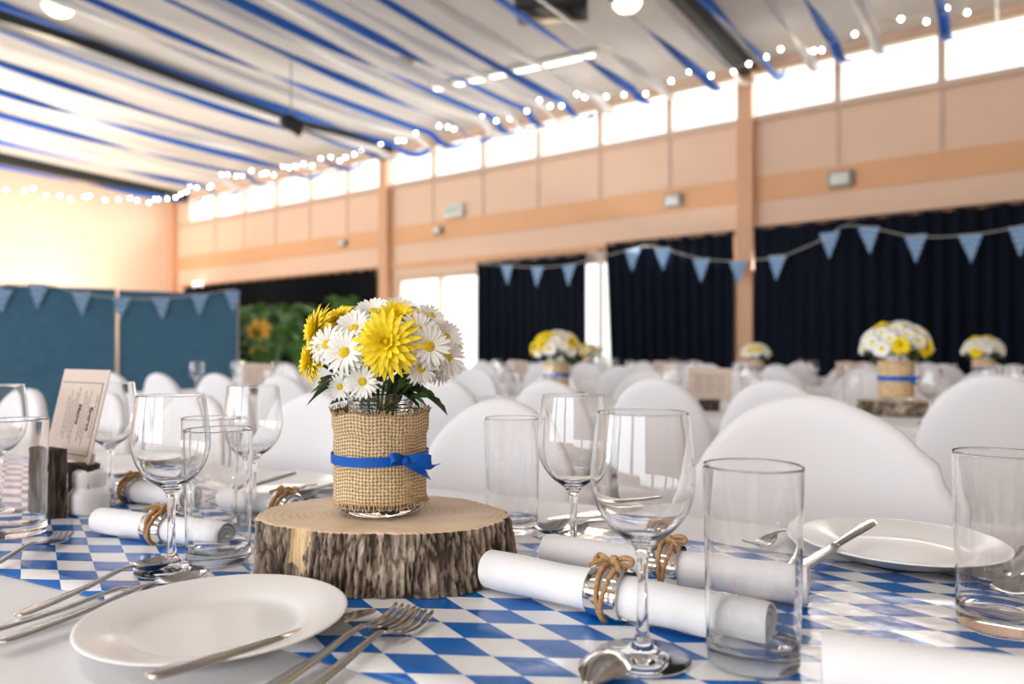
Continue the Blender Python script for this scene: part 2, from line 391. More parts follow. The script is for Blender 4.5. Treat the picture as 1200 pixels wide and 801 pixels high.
# ------------------------------------------------------------------ curtains, partition, wall fittings
def curtain(name, s0, s1, z0, z1, mat, label, amp=.05, per=.17, drift=0.0):
    b = MB(); nx = int((s1-s0)/.022); nz = 9; rings = []
    for iz in range(nz):
        f = iz/(nz-1); z = z0 + (z1-z0)*f; row = []
        for ix in range(nx+1):
            s = s0 + (s1-s0)*ix/nx
            w = amp*(.75+.35*sin(s*1.7))*sin(2*pi*s/per + 1.3*sin(s*2.1))*(1-.25*f)
            edge = -drift*(1-f)*(ix/nx) 
            row.append(W(s+edge, N1-.20+w, z - (.02*abs(sin(s*9)) if iz == nz-1 else 0)))
        rings.append(row)
    n = nx+1
    b.loft(rings, False, False)
    o = b.build(name, mat, None, smooth=True); m = o.modifiers.new('thick', 'SOLIDIFY'); m.thickness = .006
    rail = MB(); rail.tube([W(s0-.02, N1-.2, z1+.01), W(s1+.02, N1-.2, z1+.01)], .014); rail.build('curtain_rail', MT['black'], o)
    return tag(o, label, 'curtain')
curtain('curtain', -2.5, 3.17, .02, 2.72, MT['curtain'], 'wide navy curtain filling the wall beyond the orange post')
curtain('curtain', 3.46, 5.46, .02, 2.70, MT['curtain'], 'navy curtain between the sunlit gap and the orange post', drift=.12)
curtain('curtain', 5.84, 8.02, .02, 2.58, MT['curtain'], 'navy curtain between the garden door and the sunlit gap')
curtain('curtain', 5.52, 5.60, .02, 2.62, MT['lining'], 'narrow pale curtain lining beside the sunlit gap', amp=.012, per=.08)
curtain('curtain', 10.56, 17.4, .02, 2.66, MT['blackcurtain'], 'long black curtain behind the potted palms')

def pennant(p, wd, h, d, parent):          # p top centre, d horizontal unit direction
    b = MB(); nrm = Vector((-d.y, d.x, 0))*.0015
    q = [p - d*wd/2, p + d*wd/2, p + Vector((random.uniform(-.02,.02), 0, -h))]
    b.loft([[x-nrm for x in q], [x+nrm for x in q]]); b.build('pennant', MT['gingham'], parent, smooth=False)
def wall_pt(px, py, n):
    k = (px-CX)/F; d = n/(k*WN.x + WN.y); return Vector((k*d, d, ZC-(py-HY)*d/F))
def bunting(pts, pens, fn, d, label, wd=.22, h=.3):
    path = [fn(*p) for p in pts]
    b = MB(); b.tube(spline(path, 6), .007, 6); o = b.build('bunting', MT['string']); tag(o, label, 'bunting')
    for px, py in pens: pennant(fn(px, py), wd, h, d, o)
fn1 = lambda x, y: wall_pt(x, y, N1-.34)
dW = -Vector((WW.x, WW.y, 0))
bunting([(568,309),(592,311),(630,313),(668,310),(700,302),(740,292),(757,288),(777,291),(822,303),(866,306)],
        [(594,310),(630,312),(667,310),(741,292),(776,290),(822,303),(865,305)], fn1, dW, 'gingham pennant bunting pinned along the curtains either side of the sunlit gap', .25, .34)
bunting([(866,306),(912,301),(940,291),(972,276),(988,265),(1018,266),(1072,277),(1137,275),(1195,265),(1240,250)],
        [(911,299),(972,272),(1018,266),(1073,275),(1137,274),(1197,265)], fn1, dW, 'gingham pennant bunting pinned on the wide navy curtain', .25, .34)

# felt partition: two boards standing in front of the end wall
PA, PB_ = ray(-70, HY, 7.75), ray(278, HY, 9.3)
def part_pt(px):
    k = (px-CX)/F; d0 = PB_-PA; t = (k*PA.y-PA.x)/(d0.x-k*d0.y); return PA + d0*t
pd = (PB_-PA).normalized(); pn = Vector((pd.y, -pd.x, 0))
def board(pa, pb, h, label):
    o = thing('partition_board', label, 'partition', ((pa+pb)/2).to_2d().to_3d(), atan2(pd.y, pd.x))
    L = (pb-pa).length
    m = MB(); m.box((0,0,(h+.12)/2), (L-.05, .035, h-.12-.03)); m.build('felt_panel', MT['felt'], o, smooth=False)
    m = MB()
    for x in (-L/2+.014, L/2-.014): m.box((x,0,h/2), (.026,.05,h))
    m.box((0,0,h-.012), (L-.05,.05,.022)); m.box((0,0,.11), (L-.05,.05,.022)); m.build('board_frame', MT['felt'], o, smooth=False)
    m = MB(); m.box((L/2-.004, -.03, h/2), (.016, .012, h-.05)); m.build('edge_strip', MT['alu'], o, smooth=False)
    for x in (-L/2+.2, L/2-.2):
        m = MB(); m.rbox((x,0,.03), (.06,.5,.06), .02); m.build('foot', MT['alu'], o)
board(part_pt(-70), part_pt(136), 1.755, 'wide blue felt partition board behind the menu card')
board(part_pt(139), part_pt(279), 1.745, 'blue felt partition board next to the potted palms')
fnp = lambda x, y: (lambda q: Vector((q.x, q.y, ZC-(y-HY)*q.y/F)) - Vector((-pn.x, -pn.y, 0))*(-.06))(part_pt(x))
fnp = lambda x, y: (lambda q: Vector((q.x, q.y, ZC-(y-HY)*q.y/F)) + pn*.06)(part_pt(x))
bunting([(-30,345),(5,334),(45,333),(70,337),(96,344),(142,350),(188,350),(232,346),(255,342),(276,340)],
        [(3,338),(45,333),(95,342),(142,348),(188,349),(233,345),(271,341)], fnp, pd, 'gingham pennant bunting strung across the blue felt boards', .20, .28)

def wall_fit(px, py, w, h, dep, name, mat, label, cat):
    p = wall_pt(px, py, N1-.03-dep/2)
    b = MB(); b.rbox((0,0,0), (w, dep, h), min(w, dep, h)*.2)
    o = b.build(name, mat, None, p, (0,0,WROT)); tag(o, label, cat)
    return o
for px, py, w, lab in ((985,210,.30,'grey bulkhead lamp on the orange band nearest the camera'), (789,235,.27,'grey bulkhead lamp on the orange band above the navy curtain by the post'),
                       (513,270,.20,'small grey box lamp on the orange band below the exit sign'), (402,285,.18,'small grey box lamp on the orange band above the black curtain')):
    o = wall_fit(px, py, w, w*.72, .09, 'bulkhead_lamp', MT['grey'], lab, 'lamp')
    b = MB(); b.rbox((0,.05,0), (w*.75, .03, w*.5), .012); b.build('diffuser', MT['offwhite'], o)
o = wall_fit(532, 247, .42, .24, .09, 'exit_sign', MT['offwhite'], 'white exit sign with pale green letters above the garden door', 'sign')
text_mesh('lettering', 'EXIT', .15, MT['greenlet'], o, (0,.048,0), (pi/2,0,pi), .002)
b = MB(); b.rbox((0,0,0), (.34,.08,.16), .03); o = b.build('wall_lamp', MT['tube'], None, W(16.9, N1-.12, 2.70), (0,0,WROT)); tag(o, 'small lit white lamp shining above the end of the felt board', 'lamp')

# ------------------------------------------------------------------ ceiling fittings
def on_ceiling(px, py, drop=0):
    k = (px-CX)/F; m = (HY-py)/F                     # z = ZC + m d ; n = d (k WNx + WNy)
    a = k*WN.x + WN.y; d = (5.06+N1*.028-drop-ZC)/(m+.028*a); return Vector((k*d, d, ZC+m*d))
A, B = on_ceiling(505,104,.06), on_ceiling(700,62,.06)
dirn = (B-A); rz = atan2(dirn.y, dirn.x); L = dirn.length
o = thing('batten_light', 'long fluorescent batten on the ceiling behind the streamers', 'light', (A+B)/2, rz)
b = MB(); b.box((0,0,.02), (L,.09,.05)); b.build('housing', MT['offwhite'], o, smooth=False)
b = MB(); b.tube([(-L/2+.05,0,-.03),(L/2-.05,0,-.03)], .019, 10); b.build('tube', MT['tube'], o)
for px, py, lab in ((68,9,'warm glowing ceiling lamp above the end of the hall'), (735,4,'warm glowing ceiling lamp beside the black loudspeaker')):
    p = on_ceiling(px, py, .05); o = thing('ceiling_lamp', lab, 'light', p)
    b = MB(); b.lathe(smoothprof([(0,-.09),(.09,-.08),(.15,-.03),(.16,.0)],3), 20); b.build('diffuser', MT['warm'], o)
    b = MB(); b.lathe([(0,.05),(.18,.05),(.18,0),(.16,0)], 20); b.build('rim', MT['offwhite'], o)
p = on_ceiling(475,72,.02); o = thing('smoke_detector', 'round tan smoke detector on the ceiling', 'detector', p)
b = MB(); b.lathe(smoothprof([(0,-.11),(.08,-.10),(.10,-.05),(.13,.0),(.13,.03)],3), 18); b.build('housing', MT['tan'], o)
b = MB(); b.lathe([(0,-.12),(.03,-.12),(.03,-.10)], 12); b.build('sensor', MT['offwhite'], o)
# loudspeaker hung on the ceiling
p = ray(647, 0, 8.15); o = thing('loudspeaker', 'black loudspeaker hanging from the ceiling', 'loudspeaker', p, WROT+.5)
b = MB(); b.rbox((0,0,0), (.80,.44,.34), .04); b.build('cabinet', MT['black'], o)
b = MB(); b.box((0,-.225,0), (.70,.015,.27)); b.build('grille', MT['black'], o, smooth=False)
b = MB()
for x in (-.3,.3): b.tube([(x,0,.10),(x,0,ceil_z(p.to_2d().dot(WN))-.005-p.z)], .015)
b.build('bracket', MT['black'], o)
# spotlight on a drop rod
p = ray(341, 143, 10.4); o = thing('spotlight', 'black spotlight on a thin drop rod below the ceiling', 'light', p, .6)
b = MB(); b.tube([(-.14,0,.02),(-.05,0,.01),(.12,0,-.06),(.15,0,-.07)], [.07,.11,.11,.13], 16); b.build('lamp_head', MT['black'], o)
cz = ceil_z(p.to_2d().dot(WN)); b = MB(); b.tube([(0,0,.1),(0,0,cz-p.z)], .010); b.build('drop_rod', MT['grey'], o)
b = MB(); b.tube([(.145,0,-.07),(.165,0,-.075)], [.10,.10], 16); b.build('lens', MT['chrome'], o)

# ------------------------------------------------------------------ fairy lights
NS = 9.35
def lstring(s): return 4.75 + .05*cos(s*2*pi/7.1*1.0)
path = []
s = -4.0
while s < 17.6: path.append(W(s, NS + .05*sin(s*3), lstring(s) + .04*sin(s*5.3))); s += .2
nn = NS
while nn > 3.0: path.append(W(17.75, nn, 4.70 - .16*sin((NS-nn)/6.3*pi))); nn -= .2
fo = thing('fairy_lights', 'string of white fairy lights running below the clerestory windows', 'fairy lights', path[0])
b = MB(); b.tube([p-path[0] for p in path], .006, 5); b.build('light_wire', MT['string'], fo)
bm0 = MB(); bm0.sphere((0,0,0), .021, 5); bl0 = bm0.build('bulb', MT['bulb'], fo)
cum = [0]
for a, c in zip(path, path[1:]): cum.append(cum[-1]+(c-a).length)
def alongp(L):
    for i in range(len(cum)-1):
        if cum[i+1] >= L: return path[i].lerp(path[i+1], (L-cum[i])/(cum[i+1]-cum[i]))
    return path[-1]
L0 = 3.6; nb = 98
for k in range(nb):
    p = alongp(L0 + (cum[-1]-L0)*(k+random.uniform(-.35,.35))/nb) + Vector((random.uniform(-.05,.05), random.uniform(-.05,.05), random.uniform(-.09,.07)))
    c = bl0 if k == 0 else bl0.copy()
    if k: COL.objects.link(c); c.parent = fo
    c.location = p - path[0]

# ------------------------------------------------------------------ crepe streamers
def streamer(s, mat, name, label, cat_i, n_end=-3.0, wd=.115, slack=0.0, tail=True):
    b = MB(); pts = []; z0 = lstring(s) - .02 - slack
    if tail: pts += [(N1-.03, 4.83), (N1-.35, 4.68-slack*.5), (N1-.7, 4.64-slack)]
    n = NS
    while n >= n_end: pts.append((n, z0 + .0046*(NS-n)**2 - .03*sin(min(1,(NS-n)/7)*pi))); n -= .35
    ph = random.uniform(0, pi); rate = random.uniform(.35, 1.0)*random.choice((-1,1)); L = []; R = []
    P = smooth3([(0, p[0], p[1]) for p in pts], 5)
    ds = random.uniform(-.12, .12)
    for i, (_, n, z) in enumerate(P):
        a = ph + rate*(NS-n) + .5*sin((NS-n)*1.3+ph)
        z = min(z, ceil_z(n)-.085); c = W(s + ds*(NS-n)/8, n, z); e = Vector((WW.x, WW.y, 0))*cos(a)*wd/2 + Vector((0,0,1))*sin(a)*wd/2
        L.append(c-e); R.append(c+e)
    b.loft([[l, r] for l, r in zip(L, R)], False, False)
    o = b.build(name, mat, None); m = o.modifiers.new('thick', 'SOLIDIFY'); m.thickness = .0015
    return tag(o, label, 'streamer', cat_i)
bs_ = [.85,1.98,2.8,3.6,4.62,5.75,6.45,7.1,7.8,8.4,9.3,10.0,11.1,12.3,13.6,15.2,16.8]
ws_ = [.35,1.55,2.3,3.2,4.22,5.2,6.1,6.75,7.3,8.7,9.7,11.7,14.4]
for i, s in enumerate(bs_): streamer(s, MT['streamblue'], 'blue_streamer', 'blue crepe streamer, %s blue one along the light string' % ORD[i], 'blue streamers under the ceiling')
for i, s in enumerate(ws_): streamer(s, MT['streamwhite'], 'white_streamer', 'white crepe streamer, %s white one along the light string' % ORD[i], 'white streamers under the ceiling', wd=.125, slack=.015)

# ------------------------------------------------------------------ tables
def cloth_table(n, t0, t1, label, hw=.43):
    b = MB(); o = Vector((0,0,0)); c = T(n, (t0+t1)/2)
    hl = (t1-t0)/2; rings = []
    def outline(ox, z, wav):
        r = .03+ox; pts = []
        per = []
        nx, ny = int(hl*2/.06), 14
        for i in range(nx): per.append((-hl + 2*hl*i/nx, -hw))
        for i in range(ny): per.append((hl, -hw + 2*hw*i/ny))
        for i in range(nx): per.append((hl - 2*hl*i/nx, hw))
        for i in range(ny): per.append((-hl, hw - 2*hw*i/ny))
        for i, (x, y) in enumerate(per):
            w = wav*sin(i*1.9+.6*sin(i*.7)) + ox
            dx = (1 if x >= hl-1e-6 else -1 if x <= -hl+1e-6 else 0); dy = (1 if y >= hw-1e-6 else -1 if y <= -hw+1e-6 else 0)
            pts.append(Vector((x+dx*w, y+dy*w, z)))
        return pts
    for ox, z, wv in ((-.03, ZT, 0), (-.008, ZT, 0), (0, ZT-.006, 0), (.004, ZT-.03, .002), (.008, .60, .008), (.012, .495, .014)): rings.append(outline(ox, z, wv))
    b.loft(rings[::-1], True, False); k_ = len(rings[0]); b.f.append(tuple(range(len(b.v)-k_, len(b.v)))); b.mi.append(0)
    ob = b.build('tablecloth', MT['white_cloth'], None, c, (0,0,radians(-29.7)+pi), smooth=60)
    tb = thing('banquet_table', label.replace('white tablecloth of the', 'folding banquet table under the cloth of the').split(',')[0].split(' under the blue')[0], 'table', (c.x, c.y, 0), radians(-29.7)+pi)
    m = MB(); m.box((0,0,ZT-.022), (hl*2-.05, hw*2-.05, .036)); m.build('tabletop', MT['offwhite'], tb, smooth=False)
    for sx in (-1,-.33,.33,1):
        for sy in (-1,1):
            m = MB(); m.tube([(sx*(hl-.25), sy*.12, ZT-.04), (sx*(hl-.25), sy*.12, .0)], .014, 10); m.build('leg', MT['grey'], tb)
    return tag(ob, label, 'tablecloth')
cloth_table(.70, -1.6, 3.1, 'white tablecloth of the near table under the blue check runner')
cloth_table(3.30, -2.6, 4.6, 'white tablecloth of the second long table, behind the near row of chairs')
cloth_table(5.90, -2.6, 6.6, 'white tablecloth of the third long table, before the navy curtains')
cloth_table(8.35, -2.6, 7.5, 'white tablecloth of the furthest long table, close to the curtains')
# check runner
b = MB(); L, hw = 4.5, .262; nx, ny = 150, 18; rings = []
for i in range(nx+1):
    x = -L/2 + L*i/nx
    rings.append([Vector((x, -hw + 2*hw*j/ny + (.008*noise.noise(Vector((x*3, j*5, 0))) if j in (0, ny) else 0), .0022 + .0016*noise.noise(Vector((x*6, j*.5, 3))) )) for j in range(ny+1)])
b.loft(rings, False, False)
rn = b.build('table_runner', MT['check'], None, T(.702, .75, ZT), (0,0,TROT)); m = rn.modifiers.new('thick', 'SOLIDIFY'); m.thickness = .0006; m.offset = 1
tag(rn, 'shiny blue and white lozenge check runner along the near table', 'table runner')

# ------------------------------------------------------------------ covered chairs
def make_chair(bumpy=False):
    o = thing('covered_chair', '', 'chair')
    pts = []; hw = .205
    zb, zs, ztop = .44, .62, .905
    prof = [(-hw*.93, zb), (-hw*.97, .53)]
    for k in range(25):
        a = pi - pi*k/24; prof.append((hw*cos(a)*(1.0), zs + (ztop-zs)*abs(sin(a))**.92))
    prof += [(hw*.97, .53), (hw*.93, zb)]
    cxz = Vector((0, .66))
    def ring(y, sc):
        r = []
        for x, z in prof:
            zz = cxz.y + (z-cxz.y)*sc if z > zb+.01 else z
            xx = x*sc
            if bumpy and x > .02: xx += (.017*max(0, min(1, (.875-z)/.05)) + .006*sin(z*105) + .003*sin(z*190))*max(0, min(1, (x-.03)/.08))*sc
            if bumpy: xx *= 1.05
            r.append(Vector((xx, y + .175 + (zz-.45)*.13 + .05*(xx/hw)**2*-1*.6, zz)))
        return r
    b = MB()
    b.loft([ring(-.016,.12), ring(-.018,.45), ring(-.020,.8), ring(-.019,.92), ring(-.013,.985), ring(0,1.0), ring(.013,.985), ring(.019,.92), ring(.020,.8), ring(.018,.45), ring(.016,.12)], True, True)
    b.build('backrest_cover', MT['spandex'], o, smooth=70)
    b = MB(); rings = []
    def rr(hx, y0, y1, z, rad=.04):
        out = []
        for k, (sx, sy) in enumerate(((1,1),(-1,1),(-1,-1),(1,-1))):
            for j in range(5):
                a = (k+j/4)*pi/2
                out.append(Vector((sx*(hx-rad)+rad*cos(a), (y1-rad if sy > 0 else y0+rad)+rad*sin(a), z)))
        return out
    for hx, y0, y1, z in ((.205,-.25,.24,.0), (.195,-.24,.22,.06), (.18,-.215,.2,.24), (.185,-.215,.2,.38), (.19,-.22,.205,.44), (.185,-.215,.2,.465), (.155,-.19,.17,.475)): rings.append(rr(hx, y0, y1, z))
    b.loft(rings, True, True); b.build('seat_cover', MT['spandex_back'], o, smooth=70)
    return Proto(o)
CH = make_chair(); CB = make_chair(True)
def chair(n, t, face, label, group=None, jr=0, sc=1.0):
    n2 = n - (.2 if face == 1 else -.2)              # n is where the backrest stands
    return CH.put(T(n2, t), (0, 0, TROT + (0 if face == 1 else pi) + jr), label, group, (1,1,sc))
rowA = [(.19, 'big white-covered chair across the near table, behind the plate with a knife', 1.013), (.83, 'white-covered chair across the near table, between the flower jar and the tall glass', .985),
        (1.40, 'white-covered chair across the near table, just beside the flower jar', .985), (1.87, 'white-covered chair seen through the two wine glasses beside the stump', .97), (2.32, 'white-covered chair mostly hidden behind the menu card', .96), (2.80, 'white-covered chair at the table end, beside the menu card', .96)]
for t, lab, sc in rowA[:1]: CB.put(T(1.19, t), (0,0,TROT), lab, None, (1.04,1,sc))
for t, lab, sc in rowA[1:]: chair(1.39, t, 1, lab, None, random.uniform(-.05,.05), sc)
rowB = [-.15, .45, .87, 1.30, 1.80, 2.30, 2.78, 3.26, 3.72, 4.18]
for i, t in enumerate(rowB): chair(2.60, t, 0, 'white-covered chair facing away at the second table, %s from the near end' % ORD[i], 'near-side chairs of the second table', random.uniform(-.06,.06), [1.03,1.0,1.0,.985,.99,.99,.985,.985,.98,.98][i])
def row(n, face, t0, t1, step, what, grp):
    k = 0; t = t0
    while t < t1:
        p = T(n, t); px = CX+F*p.x/p.y
        if -40 < px < 1240:
            chair(n, t+random.uniform(-.04,.04), face, 'white-covered chair on %s, %s from the near end' % (what, ORD[k]), grp, random.uniform(-.07,.07)); k += 1
        t += step
row(4.0, 1, -1.5, 4.5, .58, 'the far side of the second table', 'far-side chairs of the second table')
row(5.2, 0, -2.0, 6.4, .58, 'the near side of the third table', 'near-side chairs of the third table')
row(6.6, 1, -2.3, 6.4, .58, 'the far side of the third table', 'far-side chairs of the third table')
row(7.65, 0, -2.4, 7.0, .58, 'the near side of the furthest table', 'near-side chairs of the furthest table')
row(9.05, 1, -2.4, 7.0, .62, 'the far side of the furthest table', 'far-side chairs of the furthest table')

# ------------------------------------------------------------------ glassware
OUT = [(0,.0006),(.030,.0004),(.0375,.0006),(.0388,.0016),(.034,.0033),(.022,.0058),(.011,.0100),(.0062,.018),(.0046,.034),(.0042,.055),(.0046,.075),(.0062,.0875),(.0125,.0955),(.0255,.1055),(.0365,.1205),(.0420,.1400),(.0418,.1560),(.0395,.1780),(.0371,.1970),(.0368,.1994),(.0367,.2000)]
INN = [(.0367,.2000),(.0363,.2004),(.0359,.2000),(.0359,.1994),(.0361,.1970),(.0385,.1780),(.0407,.1560),(.0409,.1400),(.0354,.1215),(.0245,.1072),(.0110,.0990),(.0004,.0970)]
def make_wine(seg):
    o = thing('wine_glass', '', 'wine glass')
    op = smoothprof(OUT, 4); ip = smoothprof(INN[2:], 4)
    kf = 6*4; ks = 11*4
    b = MB(); b.lathe(op[:kf+1], seg); b.build('foot', MT['glass'], o, smooth=80)
    b = MB(); b.lathe(op[kf:ks+1], seg); b.build('stem', MT['glass'], o, smooth=80)
    b = MB(); b.lathe(op[ks:] + [(.0366,.2003),(.0363,.2004),(.0360,.2003)] + ip, seg); b.build('bowl', MT['glass'], o, smooth=80)
    return Proto(o)
def make_tumbler(seg):
    b = MB(); pr = [(0,.001),(.020,.001),(.031,.0008),(.0338,.0009),(.0351,.0016),(.0358,.003),(.03605,.0045),(.0362,.009),(.0363,.012),(.0372,.06),(.0382,.11),(.03900,.1545),(.03905,.1565),(.0390,.1576),(.03875,.1582),(.0384,.1584),(.03805,.1582),(.0378,.1576),(.0377,.1565),(.03765,.1545),(.0369,.11),(.0359,.06),(.0349,.026),(.0347,.022),(.0340,.0185),(.032,.0158),(.027,.0142),(.020,.0135),(0,.0128)]
    b.lathe(pr, seg); o = b.build('tumbler', MT['glass'], None, smooth=60); tag(o, '', 'tumbler'); return Proto(o)
WG, TG = make_wine(48), make_tumbler(56)
def gat(px, d, off=0.003): return Vector(((px-CX)*d/F, d, ZT+off))
for px, d, lab in ((753,.597,'large wine glass in front, standing before the rolled napkins'), (672,.845,'wine glass behind the front napkin roll, next to the tall plain glass'),
                   (201,.842,'wine glass beside the tree slice, nearest the spoons'), (297,1.10,'wine glass standing behind the tree slice'),
                   (129,1.23,'wine glass half hidden behind the menu card'), (-4,1.13,'wine glass at the photo edge behind the edge tumbler')):
    WG.put(gat(px, d), (0,0,random.random()), lab)
for px, d, lab in ((882,.590,'tall tumbler in front, beside the large wine glass'), (600,1.03,'empty tumbler between the tree slice and a wine glass'),
                   (256,.875,'tumbler touching the tree slice, in front of the napkin roll'), (248,1.03,'tumbler behind the one that touches the tree slice'),
                   (19,1.01,'tumbler in front of the log menu holder'), (1174,.665,'tumbler in front of the right plate with spoons behind it')):
    TG.put(gat(px, d), (0,0,random.random()), lab)
# far glasses share a lighter mesh
WF, TF = make_wine(20), make_tumbler(20)
k = 0
for n, ts, what in ((3.02, [-.25,.0,.62,.95,1.5,1.72,2.4,3.0,3.4,4.0], 'near side of the second table'), (3.58, [-.5,-.2,.3,.75,1.1,1.75,2.1,2.6,3.2,3.9,4.3], 'far side of the second table'),
                    (5.62, [-1.4,-.9,-.35,.1,.5,1.05,1.6,2.1,2.6,3.2,3.8,4.5,5.2], 'near side of the third table'), (6.2, [-1.5,-1.0,-.5,.2,.8,1.3,1.9,2.5,3.1,3.7], 'far side of the third table'),
                    (8.35, [-1.6,-.9,-.2,.5,1.2,1.9,2.6,3.3,4.0], 'furthest table')):
    for i, t in enumerate(ts):
        if i % 3 == 2: TF.put(T(n, t, ZT+.001), (0,0,0), 'tumbler on the %s, %s of its row' % (what, ORD[i//3]), 'tumblers on the far tables')
        else: WF.put(T(n, t, ZT+.001), (0,0,0), 'wine glass on the %s, %s of its row' % (what, ORD[i-i//3]), 'wine glasses on the far tables')

# ------------------------------------------------------------------ plates
def make_plate():
    b = MB(); pr = smoothprof([(0,.006),(.05,.006),(.068,.0075),(.078,.012),(.092,.0165),(.1085,.0200),(.112,.0204),(.1135,.0196),(.112,.0182),(.094,.0135),(.078,.006),(.070,.0015),(.066,.0008),(.062,.0028),(0,.003)], 3)
    b.lathe(pr, 64); o = b.build('side_plate', MT['china'], None, smooth=70); tag(o, '', 'plate'); return Proto(o)
PL = make_plate()
pl_left = Vector((-.2585, .645, ZT+.0045)); pl_right = Vector((.478, .905, ZT+.002))
PL.put(pl_left, (0,0,0), 'white side plate in front with a dinner knife across its rim', None, .98)
PL.put(pl_right, (0,0,0), 'white side plate before the big covered chair, knife resting on it', None, 1.05)
PL.put(at(318, 574, .006)+Vector((0,0,-.004)), (0,0,0), 'white side plate behind the tree slice and wine glass')
PL.put(at(150, 553, .006)+Vector((0,0,-.004)), (0,0,0), 'white side plate in the distance beyond the ring-tied napkin')

# ------------------------------------------------------------------ cutlery (local x from handle end to tip)
def strip(b, st, nu=8):
    rings = []
    for x, w, z, th, cup in st:
        top = []; bot = []
        for k in range(nu+1):
            u = -1 + 2*k/nu; zz = z + cup*(u*u-1) + th*.5*sqrt(max(0, 1-u*u))*.9
            top.append(Vector((x, u*w, zz))); 
        for k in range(nu-1, 0, -1):
            u = -1 + 2*k/nu; zz = z + cup*(u*u-1) - th*.5*sqrt(max(0, 1-u*u))*.9
            bot.append(Vector((x, u*w, zz)))
        rings.append(top+bot)
    b.loft(rings, True, True)
HANDLE = [(0,.003,.004,.003,0),(.003,.0075,.004,.0034,0),(.012,.0092,.0042,.0036,0),(.04,.0078,.005,.0036,0),(.08,.0056,.0075,.0038,0),(.11,.0040,.0115,.004,0),(.130,.0036,.0135,.004,0)]
def make_spoon():
    o = thing('spoon', '', 'spoon')
    b = MB(); strip(b, smooth3(HANDLE+[(.142,.0042,.0132,.0036,0)], 3)); b.build('handle', MT['steel'], o, smooth=70)
    b = MB(); strip(b, smooth3([(.142,.0042,.0132,.0036,0),(.150,.0095,.0122,.0026,.0025),(.160,.0160,.0108,.0022,.0062),(.172,.0198,.0098,.002,.0082),(.184,.0195,.0094,.002,.0080),(.194,.0160,.0096,.002,.006),(.201,.0095,.0100,.002,.0025),(.204,.002,.0103,.0018,.0002)], 3), 12); b.build('bowl', MT['steel'], o, smooth=70)
    return Proto(o)
def make_fork():
    o = thing('fork', '', 'fork')
    b = MB(); strip(b, smooth3(HANDLE+[(.138,.0040,.0128,.0036,0)], 3)); b.build('handle', MT['steel'], o, smooth=70)
    b = MB(); strip(b, smooth3([(.138,.0040,.0128,.0036,0),(.145,.0085,.0112,.0026,.0012),(.152,.0122,.0088,.0022,.002),(.160,.0128,.0066,.002,.0018)], 3), 12)
    for k in range(4):
        y = (k-1.5)*.0070
        pth = [(.157,y,.0062),(.170,y*1.01,.0044),(.184,y*1.02,.0048),(.198,y*1.02,.0086),(.204,y*1.02,.0112)]
        rings = [[Vector((x+0, yy-wd, z-.0009)), Vector((x, yy+wd, z-.0009)), Vector((x, yy+wd, z+.0009)), Vector((x, yy-wd, z+.0009))] for (x, yy, z), wd in zip(smooth3(pth, 3), [.0023]*9+[.0021,.0019,.0016,.0009])]
        b.loft(rings, True, True)
    b.build('tines', MT['steel'], o, smooth=70); return Proto(o)
def make_knife():
    o = thing('table_knife', '', 'knife')
    b = MB(); strip(b, smooth3([(0,.003,.0045,.005,0),(.004,.0080,.0045,.0066,0),(.02,.0098,.0045,.0074,0),(.06,.0080,.0045,.0074,0),(.10,.0062,.0045,.0072,0),(.112,.0060,.0045,.007,0)], 3)); b.build('handle', MT['steel'], o, smooth=70)
    b = MB(); strip(b, smooth3([(.112,.0060,.0045,.0050,0),(.120,.0072,.0045,.0026,0),(.15,.0090,.0045,.0022,0),(.19,.0098,.0045,.0020,0),(.212,.0086,.0045,.0017,0),(.222,.0045,.0045,.0014,0),(.225,.0012,.0045,.0012,0)], 3)); b.build('blade', MT['steel'], o, smooth=70)
    return Proto(o)
SP, FK, KN = make_spoon(), make_fork(), make_knife()
LEN = {id(SP): .204, id(FK): .204, id(KN): .225}
def lay(P, tail, tip, label, roll=0, anchor='tip', lift=0, group=None):
    d = tip - tail; rz = atan2(d.y, d.x); ry = -atan2(d.z, sqrt(d.x**2+d.y**2))
    R = Matrix.Rotation(rz, 4, 'Z') @ Matrix.Rotation(ry, 4, 'Y') @ Matrix.Rotation(roll, 4, 'X')
    L = LEN[id(P)]; loc = (tip - d.normalized()*L) if anchor == 'tip' else tail
    return P.put(loc + Vector((0,0,lift)), R.to_euler(), label, group)
Z = .0035
lay(SP, at(0,733,.014), at(199,661,.006), 'spoon furthest from the plate in the cutlery bundle beside the front plate', lift=.0)
lay(FK, at(0,741,.010), at(216,686,.002), 'fork lying between two spoons beside the front plate')
lay(SP, at(8,757,.008), at(241,681,.008), 'spoon nearest the front plate in the cutlery bundle', lift=.002)
lay(FK, at(-60,690,.004), at(77,632,.004), 'fork lying near the edge tumbler and salt shaker')
lay(KN, at(172,795,.030), at(446,712,.010), 'table knife lying across the front plate rim', anchor='tail', lift=-.004)
lay(FK, at(318,812,.004), at(476,722,.004), 'fork nearest the front plate, in front of the tree slice')
lay(FK, at(360,815,.003), at(496,727,.003), 'fork half under its neighbour, in front of the tree slice', lift=.0)
lay(SP, at(618,868,.012), at(724,771,.004), 'upturned spoon at the bottom edge near the foot of the large wine glass', roll=pi, lift=.014)
lay(FK, at(985,618,.006), at(876,645,.004), 'fork beyond the tall front tumbler, behind the napkin rolls')
lay(KN, at(1023,614,.034), at(950,662,.016), 'table knife resting on the plate before the big covered chair', anchor='tail', lift=0)
lay(SP, at(1215,640,.010), at(1150,690,.006), 'spoon behind the edge tumbler, closer to the plate')
lay(SP, at(1245,655,.010), at(1178,708,.006), 'spoon behind the edge tumbler, further from the plate')
lay(SP, at(715,604,.004), at(632,629,.004), 'spoon behind the napkin rolls, closest to the empty tumbler')
